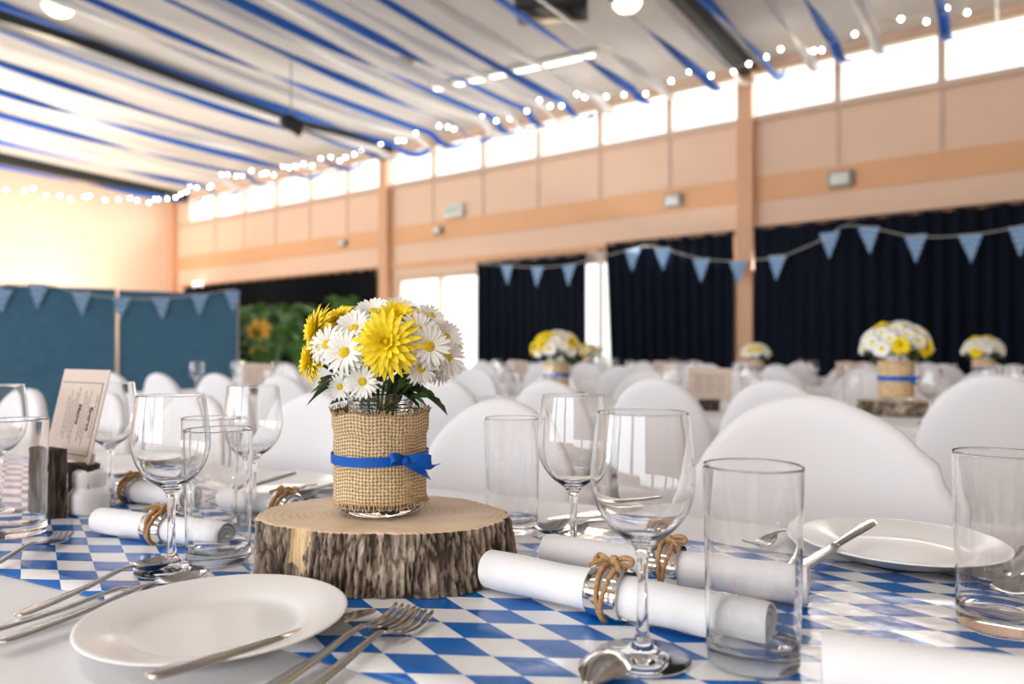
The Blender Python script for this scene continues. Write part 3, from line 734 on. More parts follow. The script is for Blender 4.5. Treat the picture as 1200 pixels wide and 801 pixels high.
lay(FK, at(725,612,.004), at(652,634,.004), 'fork behind the napkin rolls beside the thin-stemmed glass')
lay(KN, at(728,600,.006), at(640,612,.006), 'table knife behind the napkin rolls, furthest of its setting')
lay(KN, at(347,556,.032), at(287,575,.018), 'table knife on the plate behind the tree slice', anchor='tail')
lay(SP, at(405,575,.004), at(340,592,.004), 'spoon behind the tree slice, closer to the slice')
lay(FK, at(395,570,.004), at(322,586,.004), 'fork behind the tree slice, closer to the plate')

# ------------------------------------------------------------------ rolled napkins
def roll_napkin(A, B, r, ringf, label, bow=True, ring=True, flat=.92):
    d = (B-A).to_2d(); L = d.length; rz = atan2(d.y, d.x)
    o = thing('rolled_napkin', label, 'napkin', Vector((A.x, A.y, ZT+.0035)), rz)
    b = MB(); rings = []; turns = 3.2; npt = 90; nx = 14
    for i in range(nx+1):
        x = L*i/nx; R = r*(1 + .03*sin(i*1.1)) * (.93 if ring and abs(i/nx-ringf) < .05 else 1); outer = []; inner = []
        for k in range(npt+1):
            f = k/npt; a = -.9 - 2*pi*turns*f; rr = R*(1-.80*f)
            e = (.0045 if f < 1 else 0)*(.55)
            outer.append((rr, a)); inner.append((rr-.0021, a))
        ring_ = [Vector((x + .0008*sin(2*a_+i)*(1 if i in (0,nx) else 0) + (r*.18*(1-q/R) if i == 0 else -r*.18*(1-q/R) if i == nx else 0), q*cos(a_), r*flat + q*flat*sin(a_))) for q, a_ in outer] + \
                [Vector((x + (.0008*sin(2*a_+i)*(1 if i in (0,nx) else 0) + (r*.18*(1-q/R) if i == 0 else -r*.18*(1-q/R) if i == nx else 0)), q*cos(a_), r*flat + q*flat*sin(a_))) for q, a_ in reversed(inner)]
        rings.append(ring_)
    n = len(rings[0])
    b.loft(rings, True, False)
    for base in (0, nx*n):                       # end faces as a strip between the two spirals
        fs = []
        for k in range(npt): 
            q = (base+k, base+k+1, base+n-2-k, base+n-1-k); fs.append(q if base else q[::-1])
        b.f += fs; b.mi += [0]*len(fs)
    b.build('napkin_cloth', MT['napkin'], o, smooth=60)
    if ring:
        xr = L*ringf; w = .034; R = r*1.10
        b = MB(); cs = []
        for k in range(40):
            a = 2*pi*k/40; u = Vector((0, cos(a), sin(a)*flat)); c = Vector((xr, 0, r*flat))
            cs.append([c + u*R + Vector((-w/2,0,0)), c + u*(R+.0016) + Vector((-w/2+.002,0,0)), c + u*(R+.0016) + Vector((w/2-.002,0,0)), c + u*R + Vector((w/2,0,0)), c+u*(R-.0008)+Vector((w/2,0,0)), c+u*(R-.0008)+Vector((-w/2,0,0))])
        b.loft(cs + [cs[0]], True, False)
        rg = b.build('napkin_ring', MT['chrome'], o, smooth=40)
        b = MB(); R2 = R+.0032
        for off, tilt in ((.004, .10), (-.001, -.06)):
            b.tube([Vector((xr+off+tilt*.05*sin(a), R2*cos(a), r*flat + R2*flat*sin(a))) for a in [2*pi*k/36 for k in range(37)]], .0022, 6)
        top = Vector((xr, r*.25, r*flat + R2*flat*.97))
        if bow:
            for sg in (-1, 1):
                b.tube(spline([top, top+Vector((sg*.007,.004*sg,.005)), top+Vector((sg*.017,.003,.005)), top+Vector((sg*.018,-.004,.001)), top+Vector((sg*.008,-.004,.001)), top], 5), .0027, 6)
                b.tube(spline([top, top+Vector((sg*.008,-.010,.004)), top+Vector((sg*.016,-.022,.001))], 5), .0020, 6)
            b.sphere(top+Vector((0,0,.003)), .0052, 5)
        b.build('twine', MT['jute'], rg)
    return o
def g(px, py): return at(px, py)
roll_napkin(g(574,692), g(905,768), .0235, .49, 'white napkin roll in front with chrome ring, behind the large wine glass')
roll_napkin(g(640,668), g(948,714), .0225, .50, 'white napkin roll behind the front roll, with a jute bow on top')
roll_napkin(g(118,627), g(268,648), .0205, .50, 'white napkin roll seen through the wine glass beside the tree slice')
roll_napkin(g(110,582), g(222,600), .0205, .43, 'white napkin roll nearest the salt shaker, bound with jute twine')
roll_napkin(g(264,600), g(348,614), .0205, .85, 'white napkin roll partly hidden behind the tree slice', bow=True)
roll_napkin(Vector((.222,.527,0)), Vector((.46,.435,0)), .0275, .8, 'blurred white napkin roll closest to the camera, at the frame corner')

# ------------------------------------------------------------------ tree slice
def log_piece(name, label, cat, c, a, bb, h, matb, matt, patch=None, seg=440, rough=1.0, rz=0, group=None, nz=44):
    o = thing(name, label, cat, c, rz, group)
    b = MB(); pb = MB(); rings = []; rid = []; sd = random.uniform(0, 50)
    def rad(th, z):
        base = 1 + .05*sin(2*th+.6+sd) + .03*sin(3*th+1.2+sd) + .015*sin(7*th+sd)
        w = .35*noise.noise(Vector((cos(th)*a*40, sin(th)*a*40+sd, z*40)))
        x, y = cos(th)*a*145+w, sin(th)*a*145+sd
        d1 = noise.voronoi(Vector((x, y, z*27+w*2)))[0]; d2 = noise.voronoi(Vector((x*2.1+7, y*2.1, z*75)))[0]
        c1 = min(1, (d1[1]-d1[0])/.34); c2 = min(1, (d2[1]-d2[0])/.4)
        v = noise.fractal(Vector((x*.3, y*.3, z*12)), .8, 2.2, 3)
        k = .85*c1 + .30*c2 + .55*v - .75
        return base, k
    for iz in range(nz+1):
        z = h*iz/nz; ring = []
        for k in range(seg):
            th = 2*pi*k/seg; base, q = rad(th, z)
            dd = .0048*rough*q; fl = .012*(1-z/h)*(.4+.6*sin(th*1.0+2.2))
            if patch and patch[0] < th < patch[1]: dd = -.004
            ring.append(Vector(((a*base+dd+fl)*cos(th), (bb*base+dd+fl)*sin(th), z))); rid.append(.05+q*.42)
        rings.append(ring)
    b.loft(rings, True, False)
    fo = b.f; 
    ob = b.build('bark', matb, o, smooth=35, mats=[matb, MT['barewood']] if patch else None)
    at_ = ob.data.attributes.new('ridge', 'FLOAT', 'POINT'); at_.data.foreach_set('value', rid)
    if patch:
        for p in ob.data.polygons:
            th = atan2(p.center.y/bb, p.center.x/a) % (2*pi)
            if patch[0]-.01 < th < patch[1]+.06*sin(p.center.z*140) and p.center.z > h*(.18+.25*abs(sin(th*9))): p.material_index = 1
    top = MB(); r0 = rings[-1]; rr = []
    for sc, dz in ((1.0, .0), (.985, .0012), (.96, .0016), (.75, .0016), (.5, .0016), (.25, .0016), (.02, .0016)): rr.append([Vector((p.x*sc, p.y*sc, p.z+dz)) for p in r0])
    top.loft(rr, True, False); top.f.append(tuple(range(len(top.v)-seg, len(top.v)))); top.mi.append(0)
    bt = MB(); bt.add(rings[0], [tuple(range(seg-1,-1,-1))])
    top.build('cut_face', matt, o, smooth=40)
    return o
HS = .067
log_piece('tree_slice', 'round tree slice with rough bark under the flower jar', 'wood slice', Vector((-.149, .856, ZT+.003)), .141, .109, HS-.0045, MT['bark'], MT['rings'], (4.02, 4.20))

# ------------------------------------------------------------------ flower jar
JX, JY = -.153, .853; JZ = ZT+HS+.0005
jar = thing('mason_jar', 'glass jar wrapped in burlap with a blue ribbon, on the tree slice', 'jar', (JX, JY, JZ), radians(20))
JO = [(0,.003),(.030,.002),(.041,.001),(.0455,.005),(.0475,.012),(.048,.03),(.048,.09),(.0475,.100),(.044,.108),(.0385,.1125),(.0372,.1150),(.0385,.1165),(.0372,.1185),(.0385,.1205),(.0372,.1225),(.0385,.1245),(.0374,.1270),(.0374,.1360),(.0366,.1375),(.0350,.1365),(.0350,.1130),(.041,.106),(.0448,.098),(.0454,.09),(.0454,.03),(.0445,.014),(.040,.0085),(.03,.0075),(0,.0085)]
b = MB(); b.lathe(smoothprof(JO, 3), 64); b.build('jar_glass', MT['jar'], jar, smooth=80)
# burlap
def burlap():
    b = MB(); seg, nz = 120, 16; rings = []; z0, z1 = .016, .117
    for iz in range(nz+1):
        f = iz/nz; ring = []
        for k in range(seg):
            th = 2*pi*k/seg
            zz0 = z0 + .004*noise.noise(Vector((cos(th)*2, sin(th)*2, 1))); zz1 = z1 + .005*noise.noise(Vector((cos(th)*2, sin(th)*2, 9)))
            z = zz0+(zz1-zz0)*f; r = .0525 + .0012*noise.noise(Vector((cos(th)*4, sin(th)*4, f*4))) + (.003*f if f > .8 else 0)*(.3+abs(sin(th*2))) - .0012*math.exp(-((f-.47)/.08)**2)
            ring.append(Vector((r*cos(th), r*sin(th), z)))
        rings.append(ring)
    for r in rings: r.append(r[0].copy())
    b.loft(rings, False, False)
    o = b.build('burlap_wrap', MT['burlap'], jar, smooth=80)
    uv = o.data.uv_layers.new(name='UVMap'); n = seg+1
    for p in o.data.polygons:
        for li in p.loop_indices:
            vi = o.data.loops[li].vertex_index; uv.data[li].uv = ((vi % n)/seg*26.0, (vi//n)/nz*8.2)
    m = o.modifiers.new('thick', 'SOLIDIFY'); m.thickness = .0016; m.offset = 0
    fr = MB()
    for k in range(230):                       # frayed threads at both hems, and a loose vertical edge
        th = 2*pi*k/230 + random.uniform(-.012,.012); up = k % 2 == 0
        z = (z1 if up else z0) + .005*noise.noise(Vector((cos(th)*2, sin(th)*2, 9 if up else 1))); r = .053 + (.002 if up else 0)
        L = random.uniform(.004,.009)*(1 if up else -1); p = Vector((r*cos(th), r*sin(th), z-L*.5)); d = Vector((random.uniform(-.002,.002)+.002*cos(th), random.uniform(-.002,.002)+.002*sin(th), L*1.2))
        fr.tube([p, p+d*.6, p+d+Vector((random.uniform(-.002,.002),random.uniform(-.002,.002),0))], .00055, 4)
    ths = radians(-66)
    for k in range(46):
        z = z0 + .004 + (z1-z0-.008)*k/46; p = Vector((.0545*cos(ths), .0545*sin(ths), z)); tdir = Vector((-sin(ths), cos(ths), 0))
        fr.tube([p-tdir*.004, p+tdir*random.uniform(.003,.007)+Vector((cos(ths)*.002, sin(ths)*.002, random.uniform(-.001,.001)))], .0006, 4)
    fr.build('frayed_threads', MT['burlapflat'], o)
burlap()
b = MB(); zz = .066
rg = []
for k in range(97):
    th = 2*pi*k/96; r = .0550; w = .0052
    rg.append([Vector((r*cos(th), r*sin(th), zz-w+.0015*sin(th+1))), Vector(((r+.0012)*cos(th), (r+.0012)*sin(th), zz-w+.0015*sin(th+1))), Vector(((r+.0012)*cos(th), (r+.0012)*sin(th), zz+w+.0015*sin(th+1))), Vector((r*cos(th), r*sin(th), zz+w+.0015*sin(th+1)))])
b.loft(rg, True, False); rb = b.build('ribbon', MT['ribbon'], jar, smooth=40)
# bow: loops and tails of flat ribbon
def flat_ribbon(b, path, w, upv=Vector((0,0,1)), tw=None):
    P = [Vector(p) for p in smooth3([tuple(q) for q in path], 8)]; rr = []
    for i, p in enumerate(P):
        a = tw(i/(len(P)-1)) if tw else 0
        t = (P[min(i+1,len(P)-1)]-P[max(i-1,0)]).normalized(); side = (upv - t*upv.dot(t)).normalized()
        nrm = t.cross(side); s2 = side*cos(a)+nrm*sin(a); n2 = t.cross(s2)*.0004
        rr.append([p-s2*w-n2, p+s2*w-n2, p+s2*w+n2, p-s2*w+n2])
    b.loft(rr, True, True)
thb = radians(-74); er = Vector((cos(thb), sin(thb), 0)); et = Vector((-sin(thb), cos(thb), 0)); kc = er*.0575 + Vector((0,0,zz))
b = MB(); UZ = Vector((0,0,1))
flat_ribbon(b, [kc, kc-et*.009+er*.006+UZ*.004, kc-et*.016+er*.008+UZ*.006, kc-et*.017+er*.004+UZ*.002, kc-et*.008+er*.001+UZ*.001, kc], .0048)
flat_ribbon(b, [kc, kc+et*.012+er*.008+UZ*.003, kc+et*.026+er*.010+UZ*.001, kc+et*.030+er*.005-UZ*.003, kc+et*.016+er*.002-UZ*.002, kc], .0046)
flat_ribbon(b, [kc, kc+et*.014+er*.006-UZ*.004, kc+et*.030+er*.008-UZ*.009, kc+et*.040+er*.006-UZ*.007], .0046, tw=lambda f: 1.3*f)
flat_ribbon(b, [kc, kc+et*.010+er*.005-UZ*.007, kc+et*.024+er*.006-UZ*.016, kc+et*.030+er*.004-UZ*.021], .0044, tw=lambda f: -.9*f)
b.sphere(kc+er*.004, .0050, 6)
b.build('bow', MT['ribbon'], rb)
# ---- flowers
def petal(b, a, r0, r1, w, tilt0, tilt1, z0=0, mi=0, notch=False):
    ca, sa = cos(a), sin(a); L = r1-r0; rows = []; n = 5
    x, z = r0, z0
    for i in range(n+1):
        f = i/n; tl = tilt0+(tilt1-tilt0)*f
        if i: x += cos(tl)*L/n; z += sin(tl)*L/n
        ww = w*(.45+1.1*f-.25*f*f) if f < .75 else w*(1.03-(f-.75)*3.4)
        ww = max(ww, w*.18)
        rows.append([(x, -ww, z+ww*.35), (x, 0, z), (x, ww, z+ww*.35)])
    vs = [Vector((ca*p[0]-sa*p[1], sa*p[0]+ca*p[1], p[2])) for r in rows for p in r]
    fs = [(i*3+j, i*3+j+1, i*3+j+4, i*3+j+3) for i in range(n) for j in range(2)]
    b.add(vs, fs, mi)
def daisy_mesh(b, R, rings=2, mi=0, seed=0):
    rnd = random.Random(seed)
    for q in range(rings):
        n = 19
        for k in range(n):
            petal(b, 2*pi*(k+.5*q)/n + rnd.uniform(-.08,.08), R*.16, R*(1-.12*q)*rnd.uniform(.92,1.05), R*.088, .1+.28*q+rnd.uniform(-.1,.1), -.12+.25*q, .001*q, mi)
def mum_mesh(b, R, mi=0, seed=0):
    rnd = random.Random(seed)
    for q, (n, rr, t0, t1) in enumerate(((22,1.0,-.05,-.45),(20,.90,.22,-.15),(18,.76,.5,.12),(14,.58,.8,.5),(11,.42,1.05,.95),(8,.27,1.25,1.5),(5,.15,1.4,1.7))):
        for k in range(n): petal(b, 2*pi*(k+.5*(q%2))/n + rnd.uniform(-.08,.08), R*.05, R*rr*rnd.uniform(.88,1.10)+R*.05, R*(.088 if q < 4 else .08), t0+rnd.uniform(-.1,.1), t1, R*.02*q, mi)
def dome(b, r, h, mi=0): b.lathe([(r*1.0,0),(r*.95,h*.4),(r*.7,h*.8),(r*.35,h*.98),(0,h)][::-1][::-1], 14, (0,0,.001), mi)
def flower_at(pos, nrm, kind, R, label, grp=None, seed=0, stem=True):
    nm = 'yellow_chrysanthemum' if kind == 'y' else 'white_daisy'
    o = thing(nm, label, 'flower', pos, 0, grp)
    q = Vector(nrm).normalized().to_track_quat('Z', 'Y'); o.rotation_euler = q.to_euler()
    b = MB(); (mum_mesh if kind == 'y' else daisy_mesh)(b, R, seed=seed) if kind == 'y' else daisy_mesh(b, R, 3 if kind == 'd' else 2, seed=seed)
    b.build('petals', MT['ypet'] if kind == 'y' else MT['wpet'], o, smooth=80)
    if kind == 'y':
        b = MB(); dome(b, R*.17, R*.22); b.build('flower_disc', MT['ypet'], o)
    else:
        b = MB(); dome(b, R*.24, R*.13); b.build('flower_disc', MT['ycen'], o)
    if stem:
        inv = (Matrix.Translation(pos) @ q.to_matrix().to_4x4()).inverted()
        d = Vector((pos.x-JX, pos.y-JY, 0)); ring = Vector((JX, JY, 0)) + (d.normalized()*min(.026, d.length*.4) if d.length > .001 else Vector((0,0,0)))
        P = [pos - Vector(nrm).normalized()*.002, pos - Vector(nrm).normalized()*.02 - Vector((0,0,.008)), Vector((ring.x, ring.y, JZ+.135)), Vector((JX-d.x*.15, JY-d.y*.15, JZ+.06)), Vector((JX-d.x*.3, JY-d.y*.3, JZ+.014))]
        b = MB(); b.tube([inv @ p for p in spline(P, 5)], .0017, 6)
        b.lathe([(0,-.006),(R*.16,-.004),(R*.2,.0)], 10); b.build('stem', MT['stem'], o)
    return o
def fpos(px, py, fwd): return ray(px, py, JY - fwd)
FL = [('y',453,402,.078,.035,'large yellow chrysanthemum at the centre of the jar bouquet'), ('y',372,386,.030,.027,'yellow chrysanthemum facing sideways, highest on the partition side'),
      ('y',366,422,.040,.026,'yellow chrysanthemum low on the partition side of the bouquet'), ('y',398,374,.010,.021,'small yellow chrysanthemum at the top on the partition side'),
      ('y',466,374,.020,.028,'yellow chrysanthemum behind and above the large yellow one'), ('y',492,376,-.005,.021,'small yellow chrysanthemum behind the white daisies at the top'),
      ('w',404,413,.072,.025,'white daisy just beside the large yellow chrysanthemum'), ('w',384,404,.055,.024,'white daisy between the yellow side flower and the front daisy'),
      ('d',416,386,.045,.026,'shaggy white daisy above the front daisy'), ('w',502,406,.062,.026,'white daisy beside the large yellow flower, on the curtain side'),
      ('w',491,388,.045,.024,'white daisy above the curtain-side front daisy'), ('w',524,418,.035,.023,'white daisy furthest out towards the curtains, lower one'),
      ('w',425,447,.072,.019,'small white daisy with big yellow disc hanging low'), ('w',399,453,.055,.016,'smallest white daisy hanging lowest over the burlap'),
      ('d',438,366,.005,.026,'shaggy white daisy at the top of the bouquet'), ('d',470,362,-.020,.024,'shaggy white daisy at the very top behind the yellow flowers'),
      ('w',505,370,-.010,.020,'pale white daisy at the top, curtain side'), ('d',522,396,.010,.025,'shaggy white daisy furthest out towards the curtains'),
      ('w',493,432,.055,.019,'white daisy tucked under the curtain-side blossoms'), ('d',513,432,.010,.020,'white daisy low at the back, curtain side'),
      ('d',420,376,-.045,.026,'white daisy at the back of the jar bouquet, partition side'), ('d',480,384,-.060,.026,'white daisy at the back of the jar bouquet, curtain side'), ('y',440,385,-.05,.026,'yellow chrysanthemum at the back of the jar bouquet')]
cen = Vector((JX, JY-.005, ZT+.225))
for i, (k, px, py, fwd, R, lab) in enumerate(FL):
    p = fpos(px, py, fwd); nrm = (p-cen).normalized()*.75 + Vector((0,-.55,.12))
    if i == 0: nrm = Vector((-.05,-1,.18))
    if i in (1,2): nrm = Vector((-.9,-.45,.15))
    flower_at(p, nrm, k, R*1.08, lab, None, i+1)
def leaf_mesh(b, L, w):
    n = 9; vs = []; fs = []
    for i in range(n+1):
        f = i/n; ww = w*sin(pi*min(1,f*.93+.07))**.8*(1+.28*(i%2)); z = -.25*L*f*f
        vs += [Vector((L*f, -ww, z+ww*.3)), Vector((L*f, 0, z)), Vector((L*f, ww, z+ww*.3))]
    for i in range(n):
        for j in range(2): fs.append((i*3+j, i*3+j+1, i*3+j+4, i*3+j+3))
    b.add(vs, fs)
lf = MB(); leaf_mesh(lf, .045, .011); lo = lf.build('leaf', MT['leaf']); tag(lo, '', 'leaf'); LF = Proto(lo)
rnd = random.Random(3)
for k in range(30):
    a = 2*pi*k/30*2.3 + rnd.uniform(-.3,.3); rr = rnd.uniform(.012,.05); 
    LF.put((JX+rr*cos(a), JY+rr*sin(a), JZ+rnd.uniform(.128,.165)), (rnd.uniform(-.6,.6), rnd.uniform(-.9,.45), a), 'small dark green leaf between the blossoms above the jar neck', 'leaves of the jar bouquet', rnd.uniform(.7,1.25))
for k, (x, y, z, a) in enumerate(((-.012,-.030,.016,.2),(.010,-.033,.018,2.6),(.004,-.020,.020,1.2))):
    LF.put((JX+x, JY+y, JZ+z), (.9, .1, a), 'green leaf inside the jar bottom, below the burlap', 'leaves inside the jar', .8)

# ------------------------------------------------------------------ menu card in a split log, salt shaker
MP = at(75, 604)
lg = thing('menu_holder', 'dark bark log block holding the menu card', 'card holder', MP+Vector((0,0,.003)), radians(-35))
def half_log(name, c, rx, ry, h, a0, a1, par, mat):
    b = MB(); seg = 40; rings = []; rid = []
    for iz in range(9):
        z = h*iz/8; ring = []
        for k in range(seg):
            th = a0+(a1-a0)*k/(seg-1); q = noise.fractal(Vector((cos(th)*6+c[0]*90, sin(th)*6, z*30)), .8, 2.1, 4)
            e = .0035*q; ring.append(Vector((c[0]+(rx+e)*cos(th), c[1]+(ry+e)*sin(th), z))); rid.append(q*.5)
        rings.append(ring)
    b.loft(rings, True, True); o = b.build(name, mat, par, smooth=40)
    t = o.data.attributes.new('ridge', 'FLOAT', 'POINT'); t.data.foreach_set('value', rid)
half_log('tall_log_half', (-.008, -.010), .040, .030, .104, pi, 2*pi, lg, MT['barkdark'])
half_log('short_log_half', (.012, .014), .033, .028, .076, 0, pi, lg, MT['barkdark'])
card = thing('menu_card', 'cream menu card with sideways print leaning in the log holder', 'card')
cw, chh = .153, .147
Rc = Matrix.Rotation(radians(-35), 4, 'Z') @ Matrix.Rotation(radians(-12.6), 4, 'X')
card.location = ray(105, 543, 1.13) - Rc.to_3x3() @ Vector((cw-.014, 0, 0)); card.rotation_euler = Rc.to_euler()
b = MB(); b.box((cw/2-.014,0,chh/2), (cw,.0012,chh)); b.build('card_sheet', MT['paper'], card, smooth=False)
b = MB(); x0, x1, z0, z1 = -.002, cw-.026, .010, chh-.022
for (xa, za, xb, zb) in ((x0-.004,z1,x1,z1),(x1,z0,x1,z1),(x0-.004,z0,x1,z0)):
    b.box(((xa+xb)/2, -.0009, (za+zb)/2), (abs(xb-xa)+.0012, .0004, abs(zb-za)+.0012))
b.build('border', MT['ink'], card, smooth=False)
for txt, x, z, sz in (('Entree', x1-.020, (z0+z1)/2+.000, .0085), ('Mains', x1-.058, (z0+z1)/2+.006, .0085)):
    text_mesh('heading', txt, sz*1.7, MT['ink'], card, (x, -.0009, z), (Matrix.Rotation(pi/2, 3, 'X') @ Matrix.Rotation(-pi/2, 3, 'Z')).to_euler(), .0002, .0005)
b = MB()
for x, ln in ((x1-.009,.07),(x1-.031,.085),(x1-.039,.065),(x1-.047,.08),(x1-.069,.09),(x1-.077,.075),(x1-.085,.05),(x1-.093,.08),(x1-.101,.06)):
    z = (z0+z1)/2+.004+ln/2
    while z > (z0+z1)/2+.004-ln/2:
        w = random.uniform(.003,.009); b.box((x, -.0008, z-w/2), (.0017,.0003,w)); z -= w+.0014
b.build('print', MT['greyink'], card, smooth=False)
ss = thing('salt_shaker', 'white ceramic salt shaker beside the log menu holder', 'shaker', at(105, 603)+Vector((0,0,.003)))
b = MB(); b.lathe(smoothprof([(0,0),(.022,0),(.0275,.004),(.029,.015),(.0285,.026),(.024,.033),(.0225,.036),(.0235,.042),(.0235,.052),(.020,.057),(.008,.0585),(0,.0585)],3), 36); b.build('body', MT['china'], ss, smooth=70)
b = MB(); b.tube([(0,0,.056),(.002,0,.066),(.005,0,.078)], [.0065,.0055,.0042], 10); b.build('spout', MT['china'], ss); ss.scale = (1,1,1.18)

# ------------------------------------------------------------------ centrepieces and cards on the far tables
fb = MB(); daisy_mesh(fb, .034, 2, 0); dome(fb, .010, .006, 1); wf = fb.build('white_daisy', None, mats=[MT['wpet'], MT['ycen']]); tag(wf, '', 'flower'); WFl = Proto(wf)
fb = MB(); mum_mesh(fb, .036, 0); yf = fb.build('yellow_chrysanthemum', None, mats=[MT['ypet']]); tag(yf, '', 'flower'); YFl = Proto(yf)
def make_far_jar():
    o = thing('mason_jar', '', 'jar')
    b = MB(); b.lathe(smoothprof([(0,0),(.045,0),(.05,.01),(.05,.1),(.04,.115),(.0385,.145),(.036,.145),(.037,.115),(.046,.1),(.046,.012),(0,.010)],2), 28); b.build('jar_glass', MT['jar'], o)
    b = MB(); b.lathe([(.0525,.008),(.055,.03),(.054,.07),(.056,.128),(.054,.127),(.052,.07),(.053,.03),(.051,.008)], 32); w = b.build('burlap_wrap', MT['burlapflat'], o)
    b = MB(); b.lathe([(.0565,.062),(.0572,.066),(.0572,.074),(.0565,.078)], 32); rb = b.build('ribbon', MT['ribbon'], o)
    b = MB(); flat_ribbon(b, [(.005,-.058,.07),(.02,-.066,.074),(.034,-.062,.071),(.02,-.06,.069),(.005,-.058,.07)], .005); flat_ribbon(b, [(.0,-.058,.07),(.014,-.064,.062),(.028,-.06,.052)], .005); b.build('bow', MT['ribbon'], rb)
    b = MB()
    for k in range(40):
        a = k*2.4; r = .02+.045*(k/40); p = Vector((r*cos(a), r*sin(a), .150+.04*(1-k/40)*random.random())); q = MB(); leaf_mesh(q, .05, .012)
        R = Matrix.Rotation(a, 3, 'Z') @ Matrix.Rotation(random.uniform(-.8,.6), 3, 'Y'); b.add([R@v+p for v in q.v], q.f)
    b.build('foliage', MT['leaf'], o, smooth=False)
    return Proto(o)
FJ = make_far_jar()
CP = [(1050,3.05,1.25,'beyond the big covered chair',1), (652,3.68,1.18,'before the curtain nearest the garden door',1), (1152,5.05,1.2,'at the frame edge, third table',0), (886,5.75,1.05,'before the orange post',0), (690,9.0,1.25,'by the sunlit gap',0)]
for ci, (px, d, sc, where, sl) in enumerate(CP):
    base = gat(px, d, .001); rr = random.Random(ci+20)
    st = log_piece('tree_slice', 'bark-edged tree slice under the flower jar '+where, 'wood slice', base, .15 if ci < 2 else .13, .13, .06, MT['bark'], MT['rings'], None, 60, 1.0, 0, 'tree slices on the far tables', 4)
    z = ZT+.064
    FJ.put(Vector((base.x, base.y, z)), (0,0,rr.uniform(-.6,.2)), 'burlap-wrapped flower jar '+where, 'burlap jars on the far tables', sc)
    nfl = 34
    for k in range(nfl):
        f = (k+.5)/nfl; th = k*2.39996; ph = math.acos(1-1.12*f)
        v = Vector((sin(ph)*cos(th), sin(ph)*sin(th), cos(ph)))
        p = Vector((base.x, base.y, z+.155*sc+.025)) + Vector((v.x*.098, v.y*.098, v.z*.075))*sc
        yel = rr.random() < (.3 if v.x < .3 else .12)
        e = (v + Vector((0,-.1,.25))).normalized().to_track_quat('Z','Y').to_euler()
        (YFl if yel else WFl).put(p, e, ('yellow' if yel else 'white')+' blossom in the flower jar '+where, ('yellow' if yel else 'white')+' blossoms in the jar '+where, sc*rr.uniform(.8,1.05))
def make_far_card():
    o = thing('menu_card', '', 'card')
    b = MB(); b.box((0,0,.0725), (.19,.002,.145)); b.build('card_sheet', MT['paper'], o, smooth=False)
    b = MB()
    for x in (-.05, 0, .045):
        for z in range(6): b.box((x, -.0013, .04+z*.014), (.030+.008*((z*7)%3),.0004,.003))
    b.build('print', MT['greyink'], o, smooth=False); return Proto(o)
FC = make_far_card()
hb = thing('menu_holder', '', 'card holder'); half_log('tall_log_half', (0,-.003), .045, .03, .05, pi, 2*pi, hb, MT['barkdark']); half_log('short_log_half', (0,.003), .045, .03, .046, 0, pi, hb, MT['barkdark']); HB = Proto(hb)
for px, d, rz, where in ((831,3.25,-.12,'on the second table between two covered chairs'), (301,4.66,.1,'on the second table before the potted palms'), (778,6.05,-.2,'on the third table before the navy curtain by the post'), (995,5.4,-.15,'on the third table beside the large far bouquet'), (606,6.75,-.2,'on the third table near the garden door')):
    p = gat(px, d, .001); HB.put(p, (0,0,rz), 'dark log card holder '+where, 'log card holders on the far tables')
    FC.put(p+Vector((0,0,.046)), (-.1,.05,rz), 'cream menu card '+where, 'menu cards on the far tables')

# ------------------------------------------------------------------ potted palms
def palm(loc, h, nfr, label, pot=True, seed=0, spread=.8, potmat='pot'):
    o = thing('potted_palm', label, 'plant', loc); r = random.Random(seed)
    b = MB(); b.lathe([(0,0),(.13,0),(.15,.05),(.18,.34),(.195,.36),(.18,.37),(.165,.35),(0,.33)], 24); b.build('pot', MT['black'], o)
    for k in range(nfr):
        a = k*2.4 + r.uniform(-.3,.3); L = h*r.uniform(.7,1.05); lean = r.uniform(.25,.95)*spread
        P = spline([(0,0,.33), (cos(a)*lean*L*.15, sin(a)*lean*L*.15, .33+L*.42), (cos(a)*lean*L*.45, sin(a)*lean*L*.45, .33+L*.68), (cos(a)*lean*L*.85, sin(a)*lean*L*.85, .33+L*.62)], 8)
        b = MB(); b.tube(P, [.011*(1-.8*i/len(P)) for i in range(len(P))], 5)
        for i in range(8, len(P)):
            for k2 in range(2):
                tdir = (P[min(i+1,len(P)-1)]-P[i-1]).normalized(); sd = tdir.cross(Vector((0,0,1))).normalized()
                for sg in (-1,1):
                    base = P[i].lerp(P[i-1], .5*k2); LL = .22*L*sin(pi*(i-5)/(len(P)-3))*.7+.05
                    d = (sd*sg*.75 + tdir*.75 + Vector((0,0,-.2))).normalized(); q = base+d*LL*.5+Vector((0,0,.01)); e = base+d*LL+Vector((0,0,-.09*LL*3)); w = tdir*.012
                    b.add([base, q-w, e, q+w], [(0,1,2,3)])
        b.build('frond', MT['palm'], o, smooth=False)
    return o
pp = ray(318, HY, 10.6); palm(Vector((pp.x, pp.y, 0)), 2.0, 10, 'bushy potted palm beside the end of the felt board', seed=4, spread=.62)
pp = ray(350, HY, 12.2); palm(Vector((pp.x, pp.y, 0)), 1.75, 6, 'potted palm standing before the black curtain', seed=9, spread=.6)
pp = ray(412, HY, 13.4); palm(Vector((pp.x, pp.y, 0)), 2.45, 4, 'tall thin potted palm behind the jar bouquet', seed=12, spread=.55)
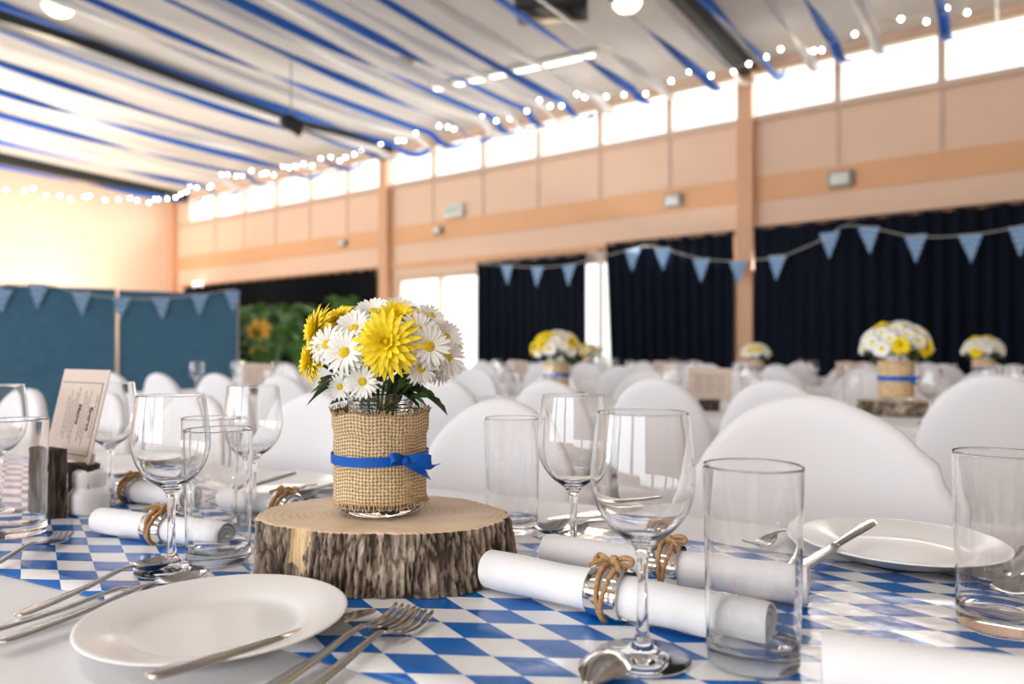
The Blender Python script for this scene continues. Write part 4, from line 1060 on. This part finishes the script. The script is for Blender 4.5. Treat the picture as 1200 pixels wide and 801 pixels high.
for px, py, d, r, lab in ((304,386,9.7,.14,'large ball of orange-yellow flowers in front of the palms'), (303,413,9.9,.09,'small clump of orange flowers below the large yellow ball')):
    c = ray(px, py, d); o = thing('flower_plant', lab, 'plant', Vector((c.x, c.y, 0)))
    b = MB(); rr = random.Random(px)
    for k in range(70):
        v = Vector((rr.gauss(0,1), rr.gauss(0,1), rr.gauss(0,.8))).normalized()*r*rr.uniform(.6,1); b.sphere(Vector((0,0,c.z))+v, .04, 3)
    b.build('blossoms', MT['pot'], o)
    b = MB()
    for k in range(6): b.tube([(.03*cos(k),.03*sin(k),.3),(.1*cos(k),.1*sin(k),c.z-r*.4)], .012, 6)
    for k in range(50):
        a = k*2.4; p = Vector((.1*cos(a), .1*sin(a), rr.uniform(.4, c.z))); q = MB(); leaf_mesh(q, .2, .05); R = Matrix.Rotation(a,3,'Z') @ Matrix.Rotation(rr.uniform(-.8,.3),3,'Y'); b.add([R@v+p for v in q.v], q.f)
    b.build('stalk', MT['palm'], o, smooth=False)
    b = MB(); b.lathe([(0,0),(.11,0),(.15,.3),(.16,.32),(.14,.3),(0,.29)], 20); b.build('pot', MT['black'], o)

# ------------------------------------------------------------------ daylight, hall lights and added fill from below
def area(name, loc, tgt, sx, sy, power, col=(1,1,1)):
    l = bpy.data.lights.new(name, 'AREA'); l.shape = 'RECTANGLE'; l.size = sx; l.size_y = sy; l.energy = power; l.color = col
    o = bpy.data.objects.new(name, l); COL.objects.link(o); o.location = loc
    z = (Vector(tgt)-Vector(loc)).normalized(); x = Vector((WW.x, WW.y, 0)) if abs(z.z) < .99 else Vector((WW.x, WW.y, 0))
    y = (-z).cross(x).normalized(); x = y.cross(-z).normalized()
    o.rotation_euler = Matrix((x, y, -z)).transposed().to_euler(); return o
area('clerestory_daylight', W(7, N1+1.3, 5.2), W(7, N1-4, 2.9), 21, 1.3, 1100, (1,.97,.94))
area('door_daylight', W(9.05, N1+.5, 1.4), W(9.05, 0, 1.0), 1.9, 2.2, 150, (1,.96,.9))
for s0, s1 in fw: area('front_window_daylight', W((s0+s1)/2, N0-.3, 2.2), W((s0+s1)/2, 4, 1.4), s1-s0, 2.8, 215 if s0 < 11 else 900, (.87,.94,1))
for s in (1.0, 5.0):
    for n in (-4.5, -1.0):
        area('hall_batten_light', W(s, n, ceil_z(n)-.12), W(s, n, 0), 2.6, .25, 60, (1,.95,.88))
area('added_uplight', W(16.0, 7.4, 1.5), W(18.2, 6.6, 3.9), 1.6, .5, 190, (1,.86,.72))  # fill added behind the felt boards to brighten the end wall
area('added_uplight', W(14.0, 5.0, 1.7), W(13.0, 5.0, 5.0), 2.5, .8, 260, (1,.88,.74))  # added fill without a fixture, warms the ceiling at the far end
area('added_uplight', W(7.0, 9.6, 2.75), W(6.0, 6.0, 5.2), 10.0, .2, 130, (1,.94,.87))  # added fill strip, lifts the ceiling along the window side
sun = bpy.data.lights.new('low_sun', 'SUN'); sun.energy = 1.5; sun.angle = .02; sun.color = (1,.72,.42)
so = bpy.data.objects.new('low_sun', sun); COL.objects.link(so); so.rotation_euler = (-Vector((ray(702,370,10).x, 10, .55))).to_track_quat('-Z','Y').to_euler()
